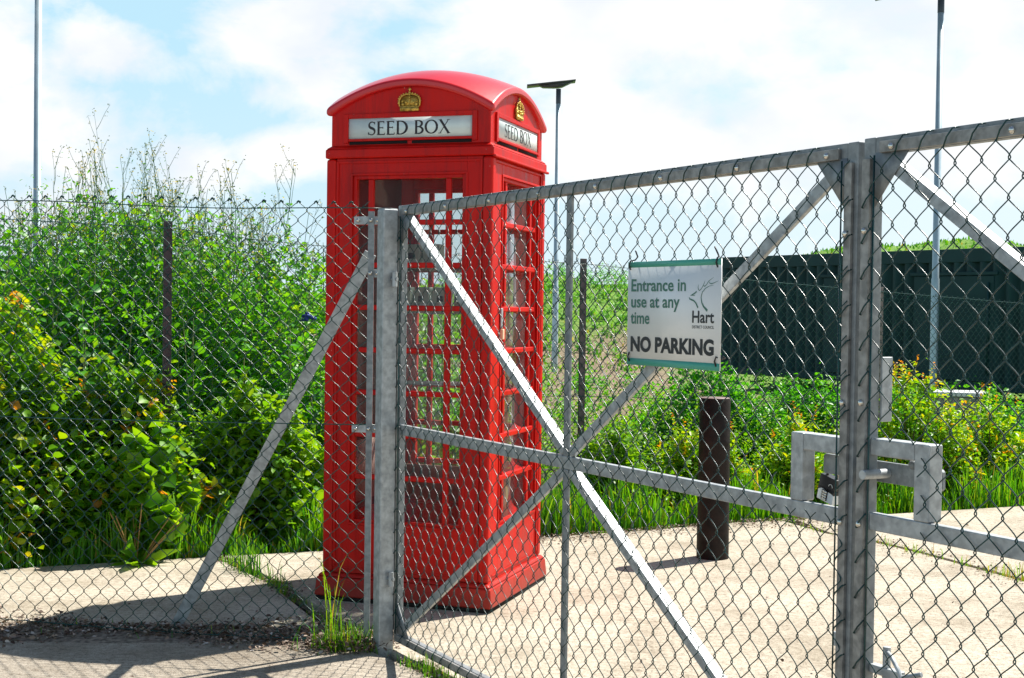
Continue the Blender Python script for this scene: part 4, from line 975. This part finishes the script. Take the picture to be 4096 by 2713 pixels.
# ---- shrubs on the right
RS = [('yellow_tipped_shrub', (3.05, 10.55, -.12), .62, .45, 1.12, 8500, .042, L_YEL, 31, 'yellow-tipped shrub with orange shoots seen through the right gate leaf', 20),
      ('yellow_tipped_shrub', (3.75, 10.9, -.15), .55, .45, .88, 6500, .042, L_YEL, 32, 'yellow-tipped shrub at the right edge beyond the concrete', 10),
      ('yellow_tipped_shrub', (2.15, 10.05, -.12), .50, .35, .72, 6000, .042, L_YEL, 33, 'low yellow-green shrub behind the latch of the gate', 8),
      ('yellow_tipped_shrub', (1.35, 9.75, -.1), .48, .30, .70, 5200, .042, L_YEL, 34, 'low yellow-green shrub right behind the bollard', 8),
      ('green_shrub', (1.75, 12.0, -.15), .85, .55, 1.12, 8500, .055, L_MID, 35, 'mid-green bush below the notice sign behind the back fence', 0),
      ('green_shrub', (2.85, 12.8, -.2), .85, .55, 1.02, 7500, .055, L_MID, 36, 'mid-green bush between the sign and the gate stile before the container', 0),
      ('green_shrub', (4.5, 13.4, -.2), .95, .6, .88, 7500, .055, L_MID, 37, 'dark green bush before the container at the right edge', 0),
      ('green_shrub', (.72, 9.45, -.1), .42, .28, .72, 3800, .045, L_LIGHT, 38, 'small leafy shrub between the phone box and the bollard', 4),
      ('green_shrub', (3.9, 14.6, -.2), .8, .6, 1.08, 5000, .06, L_MID, 39, 'dark bush right of the pale fence post before the container', 0)]
for (nm_, loc, rx, ry, h, n, sz, mt_, sd_, lb_, sp_) in RS:
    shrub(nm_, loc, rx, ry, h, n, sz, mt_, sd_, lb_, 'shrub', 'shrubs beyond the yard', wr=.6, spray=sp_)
def hr(x, y): return np.where(y > edge_y(x) + .1, .26 + .52 * np.clip(y - edge_y(x) - .2, 0, 1.2), 0) * np.interp(x, [.1, 1, 2.6, 4], [1.2, 1, .8, .7])
weedmass('undergrowth', 34000, (-.2, 5.5), (8.4, 13.5), hr, .042, L_LIGHT, 8, 'low tangle of green weeds between the yard edge and the back fence', 'undergrowth', wr=.5)
weedmass('weeds', 20000, (-3, 11), (13.0, 28), lambda x, y: .42 + .2 * np.sin(x * 1.7 + y) * np.sin(y * .8), .075, L_MID, 9, 'rough green weeds between the back fence and the container', 'weeds')
weedmass('weeds', 12000, (-2.5, 5), (36, 54), lambda x, y: .25 + .75 * np.clip((y - 46) / 6, 0, 1) * (.6 + .4 * np.sin(x * 2.1)), .13, L_WEED, 12, 'wispy pale weeds along the top of the distant bank', 'weeds', wr=.3)
# ---- grass
def grass_area(name, n, pf, hlo, hhi, wd, seed, label, lean=.4, tint=None):
    rng = np.random.default_rng(seed); P = pf(rng, n); n = len(P); mb_ = MB(); cl2 = .65 + .35 * np.sin(P[:, 0] * 9 + np.sin(P[:, 1] * 7) * 2)
    blades(mb_, P, rng.uniform(hlo, hhi, n) * cl2, wd * rng.uniform(.6, 1.3, n), rng, lean, tint=(np.clip(rng.normal(tint[0], tint[1], n), 0, 1) if tint else None))
    o = mb_.build(name, L_GRASS, tint=True); tag(o, label, 'grass', kind='stuff'); return o
def pf_edge(x0_, x1_, wdt, off=.02):
    def f(rng, n):
        x = rng.uniform(x0_, x1_, n); y = edge_y(x) + off + rng.beta(1.0, 1.8, n) * wdt; return np.stack([x, y, np.full(n, -.06)], -1)
    return f
grass_area('grass', 15000, pf_edge(-5.0, .35, .62, .0), .10, .44, .0105, 41, 'long grass along the left edge of the concrete', tint=(.62, .22))
grass_area('grass', 9500, pf_edge(.1, 5.5, 1.0, .03), .12, .46, .0105, 42, 'long bright grass along the far edge of the yard', tint=(.62, .2))
def pf_bank(rng, n):
    x = rng.uniform(-3, 26, n); y = rng.uniform(34, 52, n); return np.stack([x, y, h_ground(x, y) - .02], -1)
grass_area('grass', 16000, pf_bank, .06, .20, .06, 43, 'rough turf over the grassy bank', lean=.6, tint=(.55, .25))
def pf_line(pts, sig, dens=None):
    pts = np.array(pts, float)
    def f(rng, n):
        seg = np.linalg.norm(np.diff(pts, axis=0), axis=1); c_ = np.concatenate([[0], np.cumsum(seg)]); 
        d = rng.uniform(0, c_[-1], n)
        keep = (.5 + .5 * np.sin(d * 7 + 1) + .3 * np.sin(d * 17)) > rng.uniform(0, 1.1, n); d = d[keep]
        x = np.interp(d, c_, pts[:, 0]); y = np.interp(d, c_, pts[:, 1]); return np.stack([x + rng.normal(0, sig, len(d)), y + rng.normal(0, sig, len(d)), np.full(len(d), -.02)], -1)
    return f
J1 = [(-1.64, 7.66), (-1.19, 6.93), (-.76, 6.04), (-.60, 5.71), (-.31, 5.30), (.57, 3.86)]
grass_area('grass', 2600, pf_line(J1, .03), .02, .12, .004, 44, 'thin grass growing in the joint of the concrete', tint=(.7, .18))
grass_area('grass', 260, pf_line([(-1.45, 7.35), (-1.1, 6.75)], .035), .12, .26, .006, 45, 'taller grass in the joint left of the phone box')
J2 = [(1.9, 9.1), (2.05, 8.78), (2.23, 8.56), (2.44, 8.11), (2.74, 7.3), (3.22, 6.1)]
grass_area('grass', 1300, pf_line(J2, .045), .03, .12, .005, 46, 'sparse grass in the right-hand joint of the yard', tint=(.85, .15))
grass_area('grass', 420, pf_line([(-3.5, 5.85), (-.7, 5.85)], .05), .03, .09, .004, 47, 'sparse grass in the leaf litter under the fence')
tu = empty('grass_tuft', (-.70, 5.62, 0)); tag(tu, 'tall yellowing grass tuft at the foot of the gate post', 'grass tuft')
rng = np.random.default_rng(50); mb_ = MB(); n = 300; P = np.stack([rng.normal(0.02, .07, n), rng.normal(0, .04, n), np.full(n, -.03)], -1)
blades(mb_, P, rng.uniform(.05, .17, n), .0042 * rng.uniform(.6, 1.2, n), rng, .6, tint=np.clip(rng.normal(.65, .2, n), 0, 1))
n = 13; P = np.stack([rng.normal(-.02, .045, n), rng.normal(0, .03, n), np.full(n, -.03)], -1)
blades(mb_, P, rng.uniform(.24, .46, n), .0065 * rng.uniform(.6, 1.2, n), rng, .22, tint=np.clip(rng.normal(.85, .08, n), 0, 1))
mb_.build('blades', L_GRASS, tu, tint=True)
tm = MB(); n = 900; P = np.stack([rng.normal(.03, .085, n), rng.normal(0, .045, n), rng.uniform(-.02, .05, n)], -1); leaves(tm, P, rdir(rng, n, .2), rng.uniform(.01, .03, n), .4, rng.uniform(0, .6, n), rng); tm.build('moss_and_litter', L_LITTER, tu, tint=True)
# ---- leaf litter
def litter(n, pf, smin, smax, seed, label):
    rng = np.random.default_rng(seed); P = pf(rng, n); n = len(P); P[:, 2] += rng.uniform(0, .014, n); d = rdir(rng, n, 0); d[:, 2] *= .3
    mb_ = MB(); leaves(mb_, P, d, rng.uniform(smin, smax, n) , .55, np.clip(rng.beta(1.4, 1.5, n), 0, 1), rng, lift=.3); o = mb_.build('leaf_litter', L_LITTER, tint=True); tag(o, label, 'leaf litter', kind='stuff')
def pf_strip(rng, n):
    x = rng.uniform(-5, -.45, n); c_ = 5.81 - .015 * x; return np.stack([x, c_ + rng.normal(0, .095, n) * (1 + .5 * np.sin(x * 5)) + .04 * np.sin(x * 2.7), np.full(n, -.004) + .02 * rng.uniform(0, 1, n)], -1)
litter(10500, pf_strip, .008, .034, 61, 'dry leaves, twigs and chips lying along the foot of the front fence')
litter(3800, lambda r, n: pf_line(J1, .035)(r, n) + np.array([0, 0, .02]), .008, .02, 62, 'dark moss and crumbs in the joint of the path')
litter(2200, lambda r, n: (lambda x: np.stack([x, edge_y(x) - np.abs(r.normal(0, .16, n)), np.full(n, .002)], -1))(r.uniform(.1, 2.2, n)), .008, .022, 63, 'brown crumbs and leaves along the far edge of the yard')
litter(1500, lambda r, n: pf_line(J2, .10)(r, n) + np.array([0, 0, .022]), .008, .022, 64, 'crumbs along the right-hand joint of the yard')
def pf_scatter(r, n):
    x = r.uniform(-2.5, 4.2, n); y = r.uniform(3.2, 9.3, n); ok = (y < edge_y(x) - .05); return np.stack([x, y, np.full(n, .001)], -1)[ok]
litter(240, pf_scatter, .008, .028, 65, 'single dry leaves scattered over the concrete')
# soil bed under the litter strip
bm = MB(); xq = np.linspace(-7, -.5, 90); rng = np.random.default_rng(8)
pa_ = [(a, 5.60 + .02 * math.sin(a * 9), -.01) for a in xq]; pb_ = [(a, 5.86 + .01 * math.sin(a * 5), .012) for a in xq]; pc_ = [(a, 6.13 + .015 * math.sin(a * 7), -.008) for a in xq]; n = len(xq)
o = bm.add(pa_ + pb_ + pc_, [(i, i + 1, n + i + 1, n + i) for i in range(n - 1)] + [(n + i, n + i + 1, 2 * n + i + 1, 2 * n + i) for i in range(n - 1)]).build('soil_strip', mat('dark_soil', (.09, .07, .052), rough=.95, col2=(.30, .245, .19), vscale=40, bump=.8, bscale=60)); tag(o, kind='structure')
# dandelion stems by the path
dn = empty('dandelion_clump', (-2.02, 7.42, -.05)); tag(dn, 'spent dandelion clump with bare brown stems on the path edge left of the strut', 'dandelion')
rng = np.random.default_rng(9); Ps = []
for i in range(11):
    a = rng.uniform(-1.3, 1.3); L_ = rng.uniform(.22, .40); q = np.linspace(0, 1, 8); Ps.append(np.stack([math.sin(a) * L_ * q ** 1.2 * .8, rng.normal(0, .05) * q, L_ * q * math.cos(a * .7)], -1))
MB().tubes(np.array(Ps), .0028, 5).build('stems', DRY, dn)
mb_ = MB(); n = 26; a = rng.uniform(0, 2 * np.pi, n); D = np.stack([np.cos(a), np.sin(a), rng.uniform(.2, 1.1, n)], -1); D /= np.linalg.norm(D, axis=1, keepdims=True)
leaves(mb_, rng.normal(0, .02, (n, 3)) * [1, 1, .2] + [0, 0, .03], D, rng.uniform(.12, .24, n), .30, rng.uniform(.3, .9, n), rng, lift=.6); mb_.build('leaves', L_LIGHT, dn, tint=True)
dk = empty('dock_plant', (-1.10, 8.06, -.05)); tag(dk, 'dock plant with upright broad leaves in the grass beside the phone box', 'dock plant')
mb_ = MB(); n = 16; a = rng.uniform(0, 2 * np.pi, n); D = np.stack([np.cos(a) * .5, np.sin(a) * .5, rng.uniform(.7, 1.3, n)], -1); D /= np.linalg.norm(D, axis=1, keepdims=True)
leaves(mb_, rng.normal(0, .05, (n, 3)) * [1, 1, 0] + [0, 0, .05], D, rng.uniform(.12, .22, n), .34, rng.uniform(.4, .9, n), rng, lift=.3); mb_.build('leaves', L_LIGHT, dk, tint=True)
